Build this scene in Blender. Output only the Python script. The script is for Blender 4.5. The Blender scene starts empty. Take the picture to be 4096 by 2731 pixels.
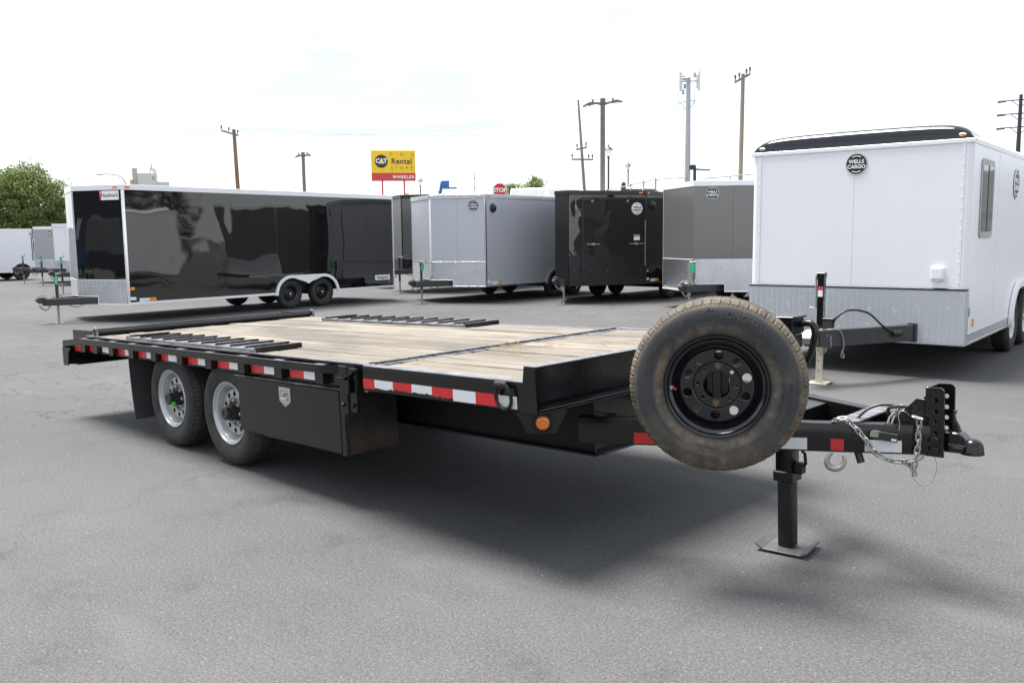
import bpy, bmesh, math, random
from mathutils import Matrix, Vector, noise
R = math.radians
random.seed(7)
S = bpy.context.scene
COL = S.collection

# ------------------------------------------------------------------ camera
cam_d = bpy.data.cameras.new('camera'); cam = bpy.data.objects.new('camera', cam_d); COL.objects.link(cam)
yaw, pit, rol = R(43.99), R(6.71), R(0.63)
fw = Vector((-math.sin(yaw)*math.cos(pit), math.cos(yaw)*math.cos(pit), -math.sin(pit)))
rt = Vector((math.cos(yaw), math.sin(yaw), 0)); dn = -rt.cross(fw)
r2 = math.cos(rol)*rt + math.sin(rol)*dn; d2 = -math.sin(rol)*rt + math.cos(rol)*dn
cam.matrix_world = Matrix(((r2.x, -d2.x, -fw.x, 5.713), (r2.y, -d2.y, -fw.y, -3.042), (r2.z, -d2.z, -fw.z, 1.61), (0, 0, 0, 1)))
cam_d.sensor_width = 36; cam_d.lens = 1.7218*18; cam_d.clip_start = 0.05; cam_d.clip_end = 3000
S.camera = cam

# ------------------------------------------------------------------ sky, sun, exposure
SUN = Vector((-0.32, -0.04, 1.0)).normalized()          # direction towards the sun
w = bpy.data.worlds.new('World'); S.world = w; w.use_nodes = True
nt = w.node_tree; nt.nodes.clear()
def wn(t, **k):
    n = nt.nodes.new(t)
    for a, b in k.items(): setattr(n, a, b)
    return n
out = wn('ShaderNodeOutputWorld'); bg = wn('ShaderNodeBackground'); bg.inputs[1].default_value = 0.1
sky = wn('ShaderNodeTexSky', sky_type='NISHITA', sun_disc=False)
sky.sun_elevation = math.asin(SUN.z); sky.sun_rotation = math.atan2(SUN.x, SUN.y)
tc = wn('ShaderNodeTexCoord'); mp = wn('ShaderNodeMapping'); mp.inputs['Scale'].default_value = (1.0, 1.0, 2.6)
nz = wn('ShaderNodeTexNoise'); nz.inputs['Scale'].default_value = 2.3; nz.inputs['Detail'].default_value = 7; nz.inputs['Roughness'].default_value = .58
rp = wn('ShaderNodeValToRGB'); rp.color_ramp.elements[0].position = .38; rp.color_ramp.elements[0].color = (.34, .34, .34, 1)
rp.color_ramp.elements[1].position = .62; rp.color_ramp.elements[1].color = (1, 1, 1, 1)
mx = wn('ShaderNodeMix', data_type='RGBA'); mx.inputs['B'].default_value = (7.6, 7.8, 8.0, 1)
L = nt.links.new
L(tc.outputs['Generated'], mp.inputs['Vector']); L(mp.outputs[0], nz.inputs['Vector']); L(nz.outputs['Fac'], rp.inputs[0])
L(rp.outputs[0], mx.inputs['Factor']); L(sky.outputs[0], mx.inputs['A']); L(mx.outputs['Result'], bg.inputs[0]); L(bg.outputs[0], out.inputs[0])
sd = bpy.data.lights.new('sun', 'SUN'); sd.energy = 5.0; sd.angle = R(26.0); sd.color = (1.0, .965, .92)
so = bpy.data.objects.new('sun', sd); COL.objects.link(so)
so.rotation_euler = (-SUN).to_track_quat('-Z', 'Y').to_euler()
S.view_settings.view_transform = 'Standard'; S.view_settings.look = 'None'; S.view_settings.gamma = 1
S.view_settings.use_curve_mapping = False
S.view_settings.exposure = 1.0

# ------------------------------------------------------------------ materials
M = {}
class NT:
    def __init__(s, name):
        m = bpy.data.materials.new(name); m.use_nodes = True; s.m = m; s.t = m.node_tree; s.p = s.t.nodes['Principled BSDF']; M[name] = m
        s.tc = s.t.nodes.new('ShaderNodeTexCoord'); s.co = s.tc.outputs['Object']
    def l(s, a, b): s.t.links.new(a, b)
    def map(s, sc, src=None, rot=None):
        n = s.t.nodes.new('ShaderNodeMapping'); n.inputs['Scale'].default_value = sc if hasattr(sc, '__len__') else (sc,)*3
        if rot: n.inputs['Rotation'].default_value = rot
        s.l(src or s.co, n.inputs['Vector']); return n.outputs[0]
    def noise(s, sc, det=4, rough=.55, src=None, dist=0):
        n = s.t.nodes.new('ShaderNodeTexNoise'); n.inputs['Scale'].default_value = 1; n.inputs['Detail'].default_value = det
        n.inputs['Roughness'].default_value = rough; n.inputs['Distortion'].default_value = dist
        s.l(s.map(sc, src), n.inputs['Vector']); return n.outputs['Fac']
    def ramp(s, f, a, b, va=0, vb=1):
        n = s.t.nodes.new('ShaderNodeMapRange'); n.clamp = True
        n.inputs['From Min'].default_value = a; n.inputs['From Max'].default_value = b
        n.inputs['To Min'].default_value = va; n.inputs['To Max'].default_value = vb; s.l(f, n.inputs['Value']); return n.outputs[0]
    def mix(s, f, a, b, mode='MIX'):
        n = s.t.nodes.new('ShaderNodeMix'); n.data_type = 'RGBA'; n.blend_type = mode
        for v, k in ((f, 'Factor'), (a, 'A'), (b, 'B')):
            if hasattr(v, 'is_output'): s.l(v, n.inputs[k])
            else: n.inputs[k].default_value = v if k == 'Factor' else (*v, 1)
        return n.outputs['Result']
    def math(s, op, a, b=None):
        n = s.t.nodes.new('ShaderNodeMath'); n.operation = op
        for i, v in enumerate((a, b)):
            if v is None: continue
            if hasattr(v, 'is_output'): s.l(v, n.inputs[i])
            else: n.inputs[i].default_value = v
        return n.outputs[0]
    def bump(s, h, strength=.3, dist=.01, prev=None):
        n = s.t.nodes.new('ShaderNodeBump'); n.inputs['Strength'].default_value = strength; n.inputs['Distance'].default_value = dist
        s.l(h, n.inputs['Height'])
        if prev: s.l(prev, n.inputs['Normal'])
        s.l(n.outputs[0], s.p.inputs['Normal']); return n.outputs[0]
    def base(s, v):
        if hasattr(v, 'is_output'): s.l(v, s.p.inputs['Base Color'])
        else: s.p.inputs['Base Color'].default_value = (*v, 1)
    def rough(s, v):
        if hasattr(v, 'is_output'): s.l(v, s.p.inputs['Roughness'])
        else: s.p.inputs['Roughness'].default_value = v
    def set(s, **k):
        for a, b in k.items(): s.p.inputs[a].default_value = b
        return s

def pm(name, col, rough=.5, metal=0, var=.12, sc=4, dirt=None, damt=.4, dsc=6, bump=0, bsc=60, coat=0, spec=.5):
    """paint-like material: tonal drift, roughness drift, optional dirt film and fine relief"""
    n = NT(name); f = n.noise(sc, 5)
    dark = tuple(c*(1-var) for c in col); lite = tuple(min(1, c*(1+var)) for c in col)
    c = n.mix(n.ramp(f, .3, .7), dark, lite)
    r = n.ramp(n.noise(tuple(q*2.3 for q in sc) if hasattr(sc, '__len__') else sc*2.3, 4), .3, .7, max(0, rough*.8), min(1, rough*1.2))
    if dirt:
        d = n.ramp(n.noise(dsc, 8, .65), .48, .78, 0, damt)
        c = n.mix(d, c, dirt); r = n.math('MAXIMUM', r, n.math('MULTIPLY', d, .9))
    n.base(c); n.rough(r); n.set(Metallic=metal)
    n.p.inputs['Specular IOR Level'].default_value = spec
    if coat: n.set(**{'Coat Weight': coat, 'Coat Roughness': .03})
    if bump: n.bump(n.noise(bsc, 3), bump, .004)
    return n

# asphalt -------------------------------------------------
a = NT('asphalt')
big = a.noise(.22, 5, .55); mid = a.noise(1.6, 5, .6); fine = a.noise(46, 3, .6); sp = a.noise(95, 3, .7)
c = a.mix(a.ramp(big, .34, .66), (.065, .0658, .0675), (.098, .0988, .100))
c = a.mix(a.ramp(mid, .42, .68, 0, .6), c, (.070, .071, .074)); c = a.mix(a.ramp(a.noise((.5, 1.6, 1), 6, .65), .56, .68, 0, .5), c, (.122, .121, .120))
c = a.mix(a.ramp(fine, .40, .72, 0, .6), c, (.134, .133, .133))
c = a.mix(a.ramp(sp, .56, .70, 0, .6), c, (.26, .25, .24))
c = a.mix(a.ramp(sp, .45, .32, 0, .65), c, (.018, .018, .019))
st = a.ramp(a.noise((1.5, 1.5, 1.5), 8, .74), .56, .68, 0, .5); c = a.mix(st, c, (.05, .05, .052))
vo = a.t.nodes.new('ShaderNodeTexVoronoi'); vo.feature = 'F1'; vo.inputs['Scale'].default_value = 26; a.l(a.co, vo.inputs['Vector'])
peb = a.ramp(vo.outputs['Distance'], .17, .09, 0, 1); pebm = a.math('MULTIPLY', peb, a.ramp(a.noise(14, 2), .56, .64))
c = a.mix(a.math('MULTIPLY', pebm, .32), c, (.42, .38, .34))
# cracks
dn_ = a.t.nodes.new('ShaderNodeTexNoise'); dn_.inputs['Scale'].default_value = 3.2; dn_.inputs['Detail'].default_value = 5; a.l(a.co, dn_.inputs['Vector'])
va = a.t.nodes.new('ShaderNodeVectorMath'); va.operation = 'MULTIPLY_ADD'; a.l(dn_.outputs['Color'], va.inputs[0]); va.inputs[1].default_value = (.75, .75, .75); a.l(a.co, va.inputs[2])
v2 = a.t.nodes.new('ShaderNodeTexVoronoi'); v2.feature = 'DISTANCE_TO_EDGE'; v2.inputs['Scale'].default_value = 1.5; a.l(va.outputs[0], v2.inputs['Vector'])
sx = a.t.nodes.new('ShaderNodeSeparateXYZ'); a.l(a.co, sx.inputs[0])
reg = a.math('MULTIPLY', a.ramp(sx.outputs['X'], -1.2, -3.0), a.ramp(sx.outputs['X'], -12, -9))
crk = a.math('MULTIPLY', a.ramp(v2.outputs['Distance'], .012, .003), a.math('MULTIPLY', reg, a.ramp(a.noise(.8, 3), .42, .52)))
c = a.mix(a.math('MULTIPLY', crk, .85), c, (.018, .018, .018))
a.base(c); a.rough(a.ramp(fine, .3, .7, .78, .95)); a.p.inputs['Specular IOR Level'].default_value = .2
b1 = a.bump(a.math('ADD', a.math('MULTIPLY', sp, .7), fine), .8, .008)
a.bump(crk, -.6, .01, b1)

# main trailer paints
n = NT('black_steel')
f = n.noise(5, 5); c = n.mix(f, (.003, .003, .0034), (.007, .007, .0078))
dust = n.ramp(n.noise(3.2, 9, .68), .52, .85, 0, .10); c = n.mix(dust, c, (.07, .065, .06))
scr = n.ramp(n.noise((60, 60, 4), 4, .6), .71, .77, 0, .35); c = n.mix(scr, c, (.16, .16, .17))
spk = n.ramp(n.noise(120, 3), .67, .75, 0, .45); c = n.mix(spk, c, (.17, .15, .13))
n.base(c); n.rough(n.ramp(n.noise(9, 6, .65), .3, .7, .10, .28)); n.set(**{'Specular IOR Level': .45}); n.bump(n.noise(26, 5), .05, .004)
n = NT('worn_sheen_steel')  # worn gray steel; also the pale sky sheen painted along rail tops
c = n.mix(n.ramp(n.noise((7, 30, 30), 7, .65), .4, .62), (.10, .10, .108), (.26, .26, .275)); c = n.mix(n.ramp(n.noise(14, 6, .7), .64, .76, 0, .4), c, (.10, .06, .04))
n.base(c); n.rough(.40); n.set(Metallic=.35); n.bump(n.noise(40, 4), .1, .003)
n = NT('dark_underside'); n.base(n.mix(n.noise(6, 6, .65), (.005, .005, .0055), (.015, .0145, .014))); n.rough(.6); n.set(**{'Specular IOR Level': .25})
n = NT('rusty_black')
c = n.mix(n.ramp(n.noise(11, 8, .7), .56, .7, 0, .55), (.009, .009, .0105), (.070, .032, .017)); c = n.mix(n.ramp(n.noise(80, 3), .62, .74, 0, .25), c, (.10, .085, .07))
n.base(c); n.rough(.42); n.set(**{'Specular IOR Level': .35}); n.bump(n.noise(35, 5), .2, .003)
n = NT('box_side'); sz = n.t.nodes.new('ShaderNodeSeparateXYZ'); n.l(n.co, sz.inputs[0])
c = n.mix(n.ramp(n.noise(9, 8, .7), .40, .70), (.013, .013, .0145), (.034, .031, .029)); c = n.mix(n.math('MULTIPLY', n.ramp(sz.outputs['Z'], .50, .30), n.ramp(n.noise(10, 8, .7), .39, .58, 0, .9)), c, (.065, .033, .02))
n.base(c); n.rough(.42); n.bump(n.noise(35, 5), .2, .003)
n = NT('rust_edge'); n.base(n.mix(n.ramp(n.noise((26, 20, 5), 7, .7), .50, .68), (.010, .009, .009), (.15, .07, .032))); n.rough(.7); n.bump(n.noise(60, 4), .3, .003)
# wood
n = NT('deck_wood'); oi = n.t.nodes.new('ShaderNodeObjectInfo'); geo = n.t.nodes.new('ShaderNodeNewGeometry')
va = n.t.nodes.new('ShaderNodeVectorMath'); va.operation = 'MULTIPLY_ADD'; n.l(oi.outputs['Random'], va.inputs[0]); va.inputs[1].default_value = (31, 17, 9); n.l(n.co, va.inputs[2])
src = va.outputs[0]
gr = n.noise((1.3, 34, 34), 8, .68, src, .4); g2 = n.noise((4, 130, 60), 4, .6, src); pt = n.noise((.55, 1.7, 1), 6, .65, geo.outputs['Position']); p3 = n.noise((1.6, 9, 3), 6, .6, src)
c = n.mix(n.ramp(gr, .30, .64), (.10, .082, .062), (.288, .258, .213))
c = n.mix(n.ramp(g2, .52, .74, 0, .7), c, (.105, .080, .058))
c = n.mix(n.ramp(oi.outputs['Random'], 0, 1, 0, .85), c, (.135, .118, .096))
c = n.mix(n.ramp(pt, .47, .62, 0, .8), c, (.085, .076, .064))
c = n.mix(n.ramp(p3, .55, .70, 0, .75), c, (.085, .062, .042))
c = n.mix(n.ramp(n.noise((5, 90, 30), 6, .75, src), .64, .70, 0, .8), c, (.06, .045, .033))
n.base(c); n.rough(.85); n.bump(n.math('ADD', gr, g2), .5, .006)
pm('foot_steel', (.10, .10, .10), .45, .3, .2, 12, dirt=(.12, .07, .04), damt=.4, dsc=14)
pm('wall_slate', (.065, .07, .085), .6, 0, .08, .5)
pm('hub_black', (.02, .019, .018), .4, .2, .3, 20, dirt=(.08, .065, .05), damt=.4, dsc=18)
pm('rust_bolt', (.13, .09, .055), .6, .3, .3, 60)
pm('letter_rubber', (.058, .058, .058), .7, dirt=(.13, .10, .06), damt=.5, dsc=12)
# tape
for nm, cc in (('tape_red', (.50, .018, .02)), ('tape_white', (.60, .63, .65))):
    n = NT(nm); vv = n.t.nodes.new('ShaderNodeTexChecker'); vv.inputs['Scale'].default_value = 160; n.l(n.map((1, 1, 1), None, (.0, R(45), 0)), vv.inputs['Vector'])
    c = n.mix(.12, cc, tuple(x*.6 for x in cc)); c = n.mix(n.math('MULTIPLY', vv.outputs['Fac'], .22), cc, tuple(x*.72 for x in cc))
    c = n.mix(n.ramp(n.noise(18, 8, .7), .58, .72, 0, .45), c, tuple(x*.42 for x in cc)); n.base(c); n.rough(.3)
pm('rubber_flap', (.028, .029, .032), .62, bump=.1, bsc=8, dirt=(.08, .075, .07), damt=.3)
n = NT('tyre_rubber'); ln = n.t.nodes.new('ShaderNodeVectorMath'); ln.operation = 'LENGTH'; mm = n.map((1, 0, 1)); n.l(mm, ln.inputs[0])
c = n.mix(n.noise(7, 6), (.011, .0115, .012), (.024, .0245, .025)); c = n.mix(n.ramp(n.noise(9, 9, .7), .44, .74, 0, .5), c, (.075, .069, .058))
n.base(c); n.rough(.78); n.bump(n.noise(90, 3), .1, .002)
n = NT('spare_rubber'); ln = n.t.nodes.new('ShaderNodeVectorMath'); ln.operation = 'LENGTH'; n.l(n.map((1, 0, 1)), ln.inputs[0]); rr = ln.outputs['Value']
c = n.mix(n.noise(8, 6), (.017, .019, .022), (.044, .047, .050))
mud = n.mix(n.ramp(n.noise(14, 8, .65), .36, .64), (.08, .057, .034), (.185, .148, .095))
m1 = n.math('MULTIPLY', n.ramp(rr, .345, .362), n.ramp(n.noise(10, 7, .65), .30, .60, .1, .85))
m2 = n.math('MULTIPLY', n.math('MULTIPLY', n.ramp(rr, .232, .245), n.ramp(rr, .292, .268)), n.ramp(n.noise((11, 4, 8), 8, .68), .40, .60, 0, .8))
m3 = n.ramp(n.noise(5.5, 9, .7), .54, .72, 0, .42)
sz = n.t.nodes.new('ShaderNodeSeparateXYZ'); n.l(n.co, sz.inputs[0]); m4 = n.math('MULTIPLY', n.ramp(sz.outputs['Z'], -.08, -.36), n.ramp(n.noise(6, 8, .68), .34, .60, 0, .82))
c = n.mix(n.math('MAXIMUM', n.math('MAXIMUM', m1, m2), n.math('MAXIMUM', m3, m4)), c, mud)
n.base(c); n.rough(.72); n.bump(n.noise(70, 4), .15, .002)
pm('silver_rim', (.45, .46, .47), .32, .45, .06, 6, dirt=(.16, .145, .13), damt=.35)
pm('black_rim', (.006, .0065, .009), .17, 0, .2, 8, dirt=(.08, .075, .065), damt=.10, dsc=9, spec=.6)
pm('hub_steel', (.10, .10, .10), .45, .6, dirt=(.05, .04, .03)); pm('nut_steel', (.42, .41, .40), .3, .9)
n = pm('galvanised', (.34, .35, .335), .46, .6, .2, 30, dirt=(.20, .17, .13), damt=.45, dsc=25)
pm('stainless', (.62, .62, .61), .26, .95, .06, 20); pm('cast_gray', (.30, .29, .26), .5, .3, .15, 15)
pm('amber_lens', (.75, .20, .01), .15, coat=.5); pm('red_lens', (.5, .01, .012), .15, coat=.5); pm('rubber_black', (.012, .012, .012), .5)
pm('label_white', (.75, .76, .78), .4); pm('label_orange', (.80, .28, .02), .4); pm('label_green', (.02, .42, .22), .5); pm('label_yellow', (.78, .55, .03), .4)
pm('label_leaf', (.10, .55, .02), .5); pm('straw', (.42, .30, .12), .8)
# skins of the cargo trailers
def skin(name, col, rough, metal=0, wave=.012, coat=0, wv=(1.7, 1.1, .75), spec=.5):
    n = NT(name); f = n.noise(1.3, 3)
    n.base(n.mix(f, tuple(x*.96 for x in col), tuple(min(1, x*1.04) for x in col))); n.rough(rough); n.set(Metallic=metal)
    n.p.inputs['Specular IOR Level'].default_value = spec
    if coat: n.set(**{'Coat Weight': coat, 'Coat Roughness': .02})
    if wave: n.bump(n.noise(wv, 1.5, .4, None, .6), 1.0, wave)
    return n
skin('skin_black', (.006, .006, .0065), .03, 0, .017, 0, wv=(1.1, .75, .6), spec=1.0)
skin('skin_black_satin', (.010, .010, .010), .08, 0, .015, spec=.7)
skin('skin_black_wavy', (.006, .006, .0065), .03, 0, .06, 0, wv=(1.5, 1.5, 1.2), spec=1.0)
skin('skin_silver', (.50, .52, .57), .38, .25, .004)
skin('skin_charcoal', (.155, .152, .148), .28, .3, .008)
skin('skin_white', (.80, .81, .84), .26, 0, .003, spec=.4)
skin('skin_gray', (.36, .37, .39), .35, .3, .004)
skin('roof_gray', (.5, .5, .5), .5)
skin('cap_black', (.006, .006, .007), .08, 0, .004, spec=.6)
skin('trim_white', (.80, .81, .83), .3); skin('trim_black', (.012, .012, .013), .3); pm('trim_alu', (.60, .61, .64), .32, .8, .06, 8)
pm('bright_alu', (.80, .81, .83), .2, .95, .05, 14, bump=.25, bsc=(40, 40, 26))
def diamond(name, col, k):
    n = NT(name); n.set(Metallic=.7)
    def lz(off, rot):
        mp = n.map((k, k, k), None); ad = n.t.nodes.new('ShaderNodeVectorMath'); ad.operation = 'ADD'; n.l(mp, ad.inputs[0]); ad.inputs[1].default_value = off
        wv = n.t.nodes.new('ShaderNodeTexWave'); wv.inputs['Scale'].default_value = .5; wv.wave_type = 'BANDS'; wv.bands_direction = 'DIAGONAL'; n.l(ad.outputs[0], wv.inputs['Vector']); return wv.outputs['Fac']
    w1 = lz((0, 0, 0), 0); v = n.t.nodes.new('ShaderNodeTexVoronoi'); v.inputs['Scale'].default_value = k*.9; v.inputs['Randomness'].default_value = .15; n.l(n.co, v.inputs['Vector'])
    h = n.math('MULTIPLY', n.ramp(v.outputs['Distance'], .5, .2), w1)
    n.base(n.mix(n.ramp(n.noise(4, 5), .3, .7), tuple(x*.85 for x in col), col)); n.rough(n.ramp(n.noise(6, 4), .3, .7, .26, .4)); n.bump(h, .6, .006)
diamond('plate_alu', (.62, .63, .66), 34); diamond('plate_black', (.045, .045, .048), 34)
n = NT('plate_sheet'); n.set(Metallic=.6); n.base(n.mix(n.ramp(n.noise(2.2, 6), .3, .7), (.50, .53, .58), (.56, .59, .64))); n.rough(.3); n.bump(n.noise(2, 2), .03, .02)
pm('plate_bar', (.88, .89, .90), .24, .6, .02, 5)
n = NT('plate_ribbed'); n.set(Metallic=.95); n.base((.62, .63, .65)); n.rough(.22); wv = n.t.nodes.new('ShaderNodeTexWave'); wv.bands_direction = 'Z'; wv.inputs['Scale'].default_value = 7.5; n.l(n.co, wv.inputs['Vector']); n.bump(wv.outputs['Fac'], .8, .02)
pm('charcoal_paint', (.032, .032, .034), .45, 0, .1); pm('cream_steel', (.58, .54, .42), .45, .2)
n = NT('window_glass'); n.base((.18, .19, .19)); n.rough(.05); n.set(**{'Specular IOR Level': .8}); n.bump(n.noise(.9, 2), .3, .02)
pm('window_frame', (.30, .31, .31), .4, .3)
pm('pole_wood', (.20, .125, .075), .85, 0, .3, (3, 3, .6)); pm('pole_wood_gray', (.24, .20, .16), .85, 0, .25, (3, 3, .6))
pm('pole_bronze', (.15, .125, .115), .5, .2); pm('lamp_black', (.03, .035, .04), .5); pm('galv_pole', (.42, .42, .43), .5, .4, .06, 1)
pm('antenna_white', (.7, .68, .62), .5); pm('sign_yellow', (.88, .56, .02), .4, var=.03); pm('sign_red', (.62, .045, .06), .4, var=.03); pm('sign_dark', (.03, .028, .026), .5)
pm('sign_white', (.85, .85, .85), .4, var=.03); pm('sign_brown', (.36, .20, .03), .5); pm('stop_red', (.50, .02, .03), .4); pm('lift_blue', (.03, .17, .42), .4)
pm('concrete', (.33, .32, .30), .85, 0, .12, 2, bump=.2, bsc=12); pm('silo_concrete', (.62, .60, .57), .85, 0, .08, .3); pm('silo_tan', (.50, .44, .36), .8)
pm('car_white', (.8, .8, .8), .25, coat=.4); pm('car_dark', (.05, .055, .065), .12); pm('wire_gray', (.30, .33, .36), .5); pm('bark', (.07, .052, .038), .9, 0, .3, 6, bump=.4, bsc=20)
pm('earth', (.13, .12, .09), .95, 0, .25, 1.2); pm('hi_vis', (.8, .12, .03), .7)
for nm, c0, c1 in (('leaf_green', (.06, .10, .026), (.20, .25, .08)), ('leaf_light', (.09, .14, .03), (.20, .26, .08)), ('leaf_conifer', (.018, .032, .012), (.04, .06, .022))):
    n = NT(nm); at = n.t.nodes.new('ShaderNodeAttribute'); at.attribute_name = 'tone'
    n.base(n.mix(at.outputs['Fac'], c0, c1)); n.rough(.6); n.set(**{'Subsurface Weight': 0.0, 'Transmission Weight': 0.0})
    tr = n.t.nodes.new('ShaderNodeBsdfTranslucent'); n.l(n.mix(at.outputs['Fac'], c0, tuple(x*1.2 for x in c1)), tr.inputs[0]); ms = n.t.nodes.new('ShaderNodeMixShader'); ms.inputs[0].default_value = .35
    o = n.t.nodes['Material Output']; n.l(n.p.outputs[0], ms.inputs[1]); n.l(tr.outputs[0], ms.inputs[2]); n.l(ms.outputs[0], o.inputs[0])

# ------------------------------------------------------------------ mesh helpers
def smooth(pts, k=5):
    P = [Vector(p) for p in pts]; out_ = []
    for i in range(len(P)-1):
        a_, b_, c_, d_ = P[max(i-1, 0)], P[i], P[i+1], P[min(i+2, len(P)-1)]
        for q in range(k):
            t = q/k; out_.append(.5*((2*b_)+(c_-a_)*t+(2*a_-5*b_+4*c_-d_)*t*t+(-a_+3*b_-3*c_+d_)*t*t*t))
    return out_+[P[-1]]
def smooth_r(r, k=5): return [lerp(r[i], r[i+1], q/k) for i in range(len(r)-1) for q in range(k)]+[r[-1]]
class MB:
    def __init__(s): s.b = bmesh.new()
    def box(s, x0, x1, y0, y1, z0, z1, bev=.003, mat=None, seg=1):
        Mx = Matrix.Translation(((x0+x1)/2, (y0+y1)/2, (z0+z1)/2)) @ Matrix.Diagonal((abs(x1-x0), abs(y1-y0), abs(z1-z0), 1))
        if mat is not None: Mx = mat @ Mx
        v = bmesh.ops.create_cube(s.b, size=1, matrix=Mx)['verts']
        if bev:
            e = list({e for q in v for e in q.link_edges}); bmesh.ops.bevel(s.b, geom=e, offset=bev, segments=seg, affect='EDGES', profile=.5)
        return s
    def prism(s, poly, plane, a, b, mat=None, bev=0):
        def P(u, v, t):
            p = {'xz': (u, t, v), 'xy': (u, v, t), 'yz': (t, u, v)}[plane]; p = Vector(p); return mat @ p if mat is not None else p
        lo = [s.b.verts.new(P(u, v, a)) for u, v in poly]; hi = [s.b.verts.new(P(u, v, b)) for u, v in poly]; k = len(poly)
        fs = [s.b.faces.new(lo), s.b.faces.new(hi[::-1])] + [s.b.faces.new((lo[i], hi[i], hi[(i+1) % k], lo[(i+1) % k])) for i in range(k)]
        if bev: bmesh.ops.bevel(s.b, geom=list({e for f in fs for e in f.edges}), offset=bev, segments=1, affect='EDGES', profile=.5)
        return s
    def tube(s, pts, r, n=8, closed=False, cap=True, sm=False):
        if sm: pts = smooth(pts); r = smooth_r(r) if hasattr(r, '__len__') else r
        pts = [Vector(p) for p in pts]; k = len(pts); rings = []; up = None
        for i, p in enumerate(pts):
            if closed: t = (pts[(i+1) % k]-pts[i-1])
            else: t = pts[min(i+1, k-1)]-pts[max(i-1, 0)]
            t.normalize()
            if up is None: up = t.orthogonal().normalized()
            up = (up - t*up.dot(t)); up = up.normalized() if up.length > 1e-6 else t.orthogonal().normalized()
            sd_ = t.cross(up); rr = r[i] if hasattr(r, '__len__') else r
            rings.append([s.b.verts.new(p+(up*math.cos(2*math.pi*j/n)+sd_*math.sin(2*math.pi*j/n))*rr) for j in range(n)])
        for i in range(k if closed else k-1):
            A, B = rings[i], rings[(i+1) % k]
            for j in range(n): s.b.faces.new((A[j], A[(j+1) % n], B[(j+1) % n], B[j]))
        if cap and not closed: s.b.faces.new(rings[0][::-1]); s.b.faces.new(rings[-1])
        return s
    def lathe(s, prof, n=48, mat=None, fn=None):
        """profile of (radius, y) turned about the y axis"""
        rings = []
        for i, (r, y) in enumerate(prof):
            if r < 1e-6:
                p = Vector((0, y, 0)); rings.append([s.b.verts.new(mat @ p if mat is not None else p)]); continue
            ring = []
            for j in range(n):
                a = 2*math.pi*j/n; q, yy = (fn(i, j, r, y) if fn else (r, y)); p = Vector((q*math.sin(a), yy, q*math.cos(a))); ring.append(s.b.verts.new(mat @ p if mat is not None else p))
            rings.append(ring)
        for A, B in zip(rings, rings[1:]):
            if len(A) == 1 and len(B) == 1: continue
            for j in range(n):
                k = (j+1) % n
                if len(A) == 1: s.b.faces.new((A[0], B[k], B[j]))
                elif len(B) == 1: s.b.faces.new((A[j], A[k], B[0]))
                else: s.b.faces.new((A[j], A[k], B[k], B[j]))
        return s
    def quad(s, *p): s.b.faces.new([s.b.verts.new(q) for q in p]); return s
    def cyl(s, p0, p1, r, n=14): return s.tube([p0, p1], r, n)
    def mesh(s, name):
        bmesh.ops.recalc_face_normals(s.b, faces=s.b.faces)
        for f in s.b.faces: f.smooth = True
        for e in s.b.edges: e.smooth = len(e.link_faces) == 2 and e.calc_face_angle(0) < R(32)
        me = bpy.data.meshes.new(name); s.b.to_mesh(me); s.b.free(); return me
def link(name, me, m, par=None, loc=None, rot=None):
    o = bpy.data.objects.new(name, me); COL.objects.link(o)
    if m and me is not None and not me.materials: me.materials.append(M[m])
    if par: o.parent = par
    if loc is not None: o.location = loc
    if rot is not None: o.rotation_euler = rot
    return o
def obj(name, mb, m, par=None, loc=None, rot=None, kind=None):
    o = link(name, mb.mesh(name), m, par, loc, rot)
    if kind: o['kind'] = kind
    return o
def tag(o, label, cat, group=None):
    o['label'] = label; o['category'] = cat
    if group: o['group'] = group
    return o
def thing(name, label, cat, loc=(0, 0, 0), rz=0, group=None):
    o = link(name, None, None, None, loc, (0, 0, rz)); return tag(o, label, cat, group)
def box(name, x0, x1, y0, y1, z0, z1, m, par=None, bev=.003, **k): return obj(name, MB().box(x0, x1, y0, y1, z0, z1, bev), m, par, **k)
def crv_mesh(cd, name):
    o = bpy.data.objects.new('tmp', cd); COL.objects.link(o); dg = bpy.context.evaluated_depsgraph_get(); me = bpy.data.meshes.new_from_object(o.evaluated_get(dg)); me.name = name
    bpy.data.objects.remove(o); bpy.data.curves.remove(cd); me.materials.clear(); return me
def plate_mesh(name, outline, holes, th):
    """flat plate in local XY with holes, thickness th about z=0"""
    cd = bpy.data.curves.new('c', 'CURVE'); cd.dimensions = '2D'; cd.fill_mode = 'BOTH'; cd.extrude = th/2
    for pl in [outline]+holes:
        sp = cd.splines.new('POLY'); sp.points.add(len(pl)-1); sp.use_cyclic_u = True
        for q, (u, v) in zip(sp.points, pl): q.co = (u, v, 0, 1)
    return crv_mesh(cd, name)
def circ(cx, cy, r, n=16, sy=1): return [(cx+r*math.cos(2*math.pi*i/n), cy+r*sy*math.sin(2*math.pi*i/n)) for i in range(n)]
def text_mesh(s, size, ext=.001, bold=0, sp=1.0):
    cd = bpy.data.curves.new('t', 'FONT'); cd.body = s; cd.size = size; cd.extrude = ext; cd.align_x = 'CENTER'; cd.align_y = 'CENTER'; cd.offset = bold; cd.space_character = sp; cd.resolution_u = 3
    return crv_mesh(cd, 'lettering')
def frame(o, xdir, up=(0, 0, 1)):
    """matrix whose local x runs along xdir, local y up, local z outwards"""
    x = Vector(xdir).normalized(); u = Vector(up); z = x.cross(u).normalized(); y = z.cross(x)
    return Matrix(((x.x, y.x, z.x, o[0]), (x.y, y.y, z.y, o[1]), (x.z, y.z, z.z, o[2]), (0, 0, 0, 1)))
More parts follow.
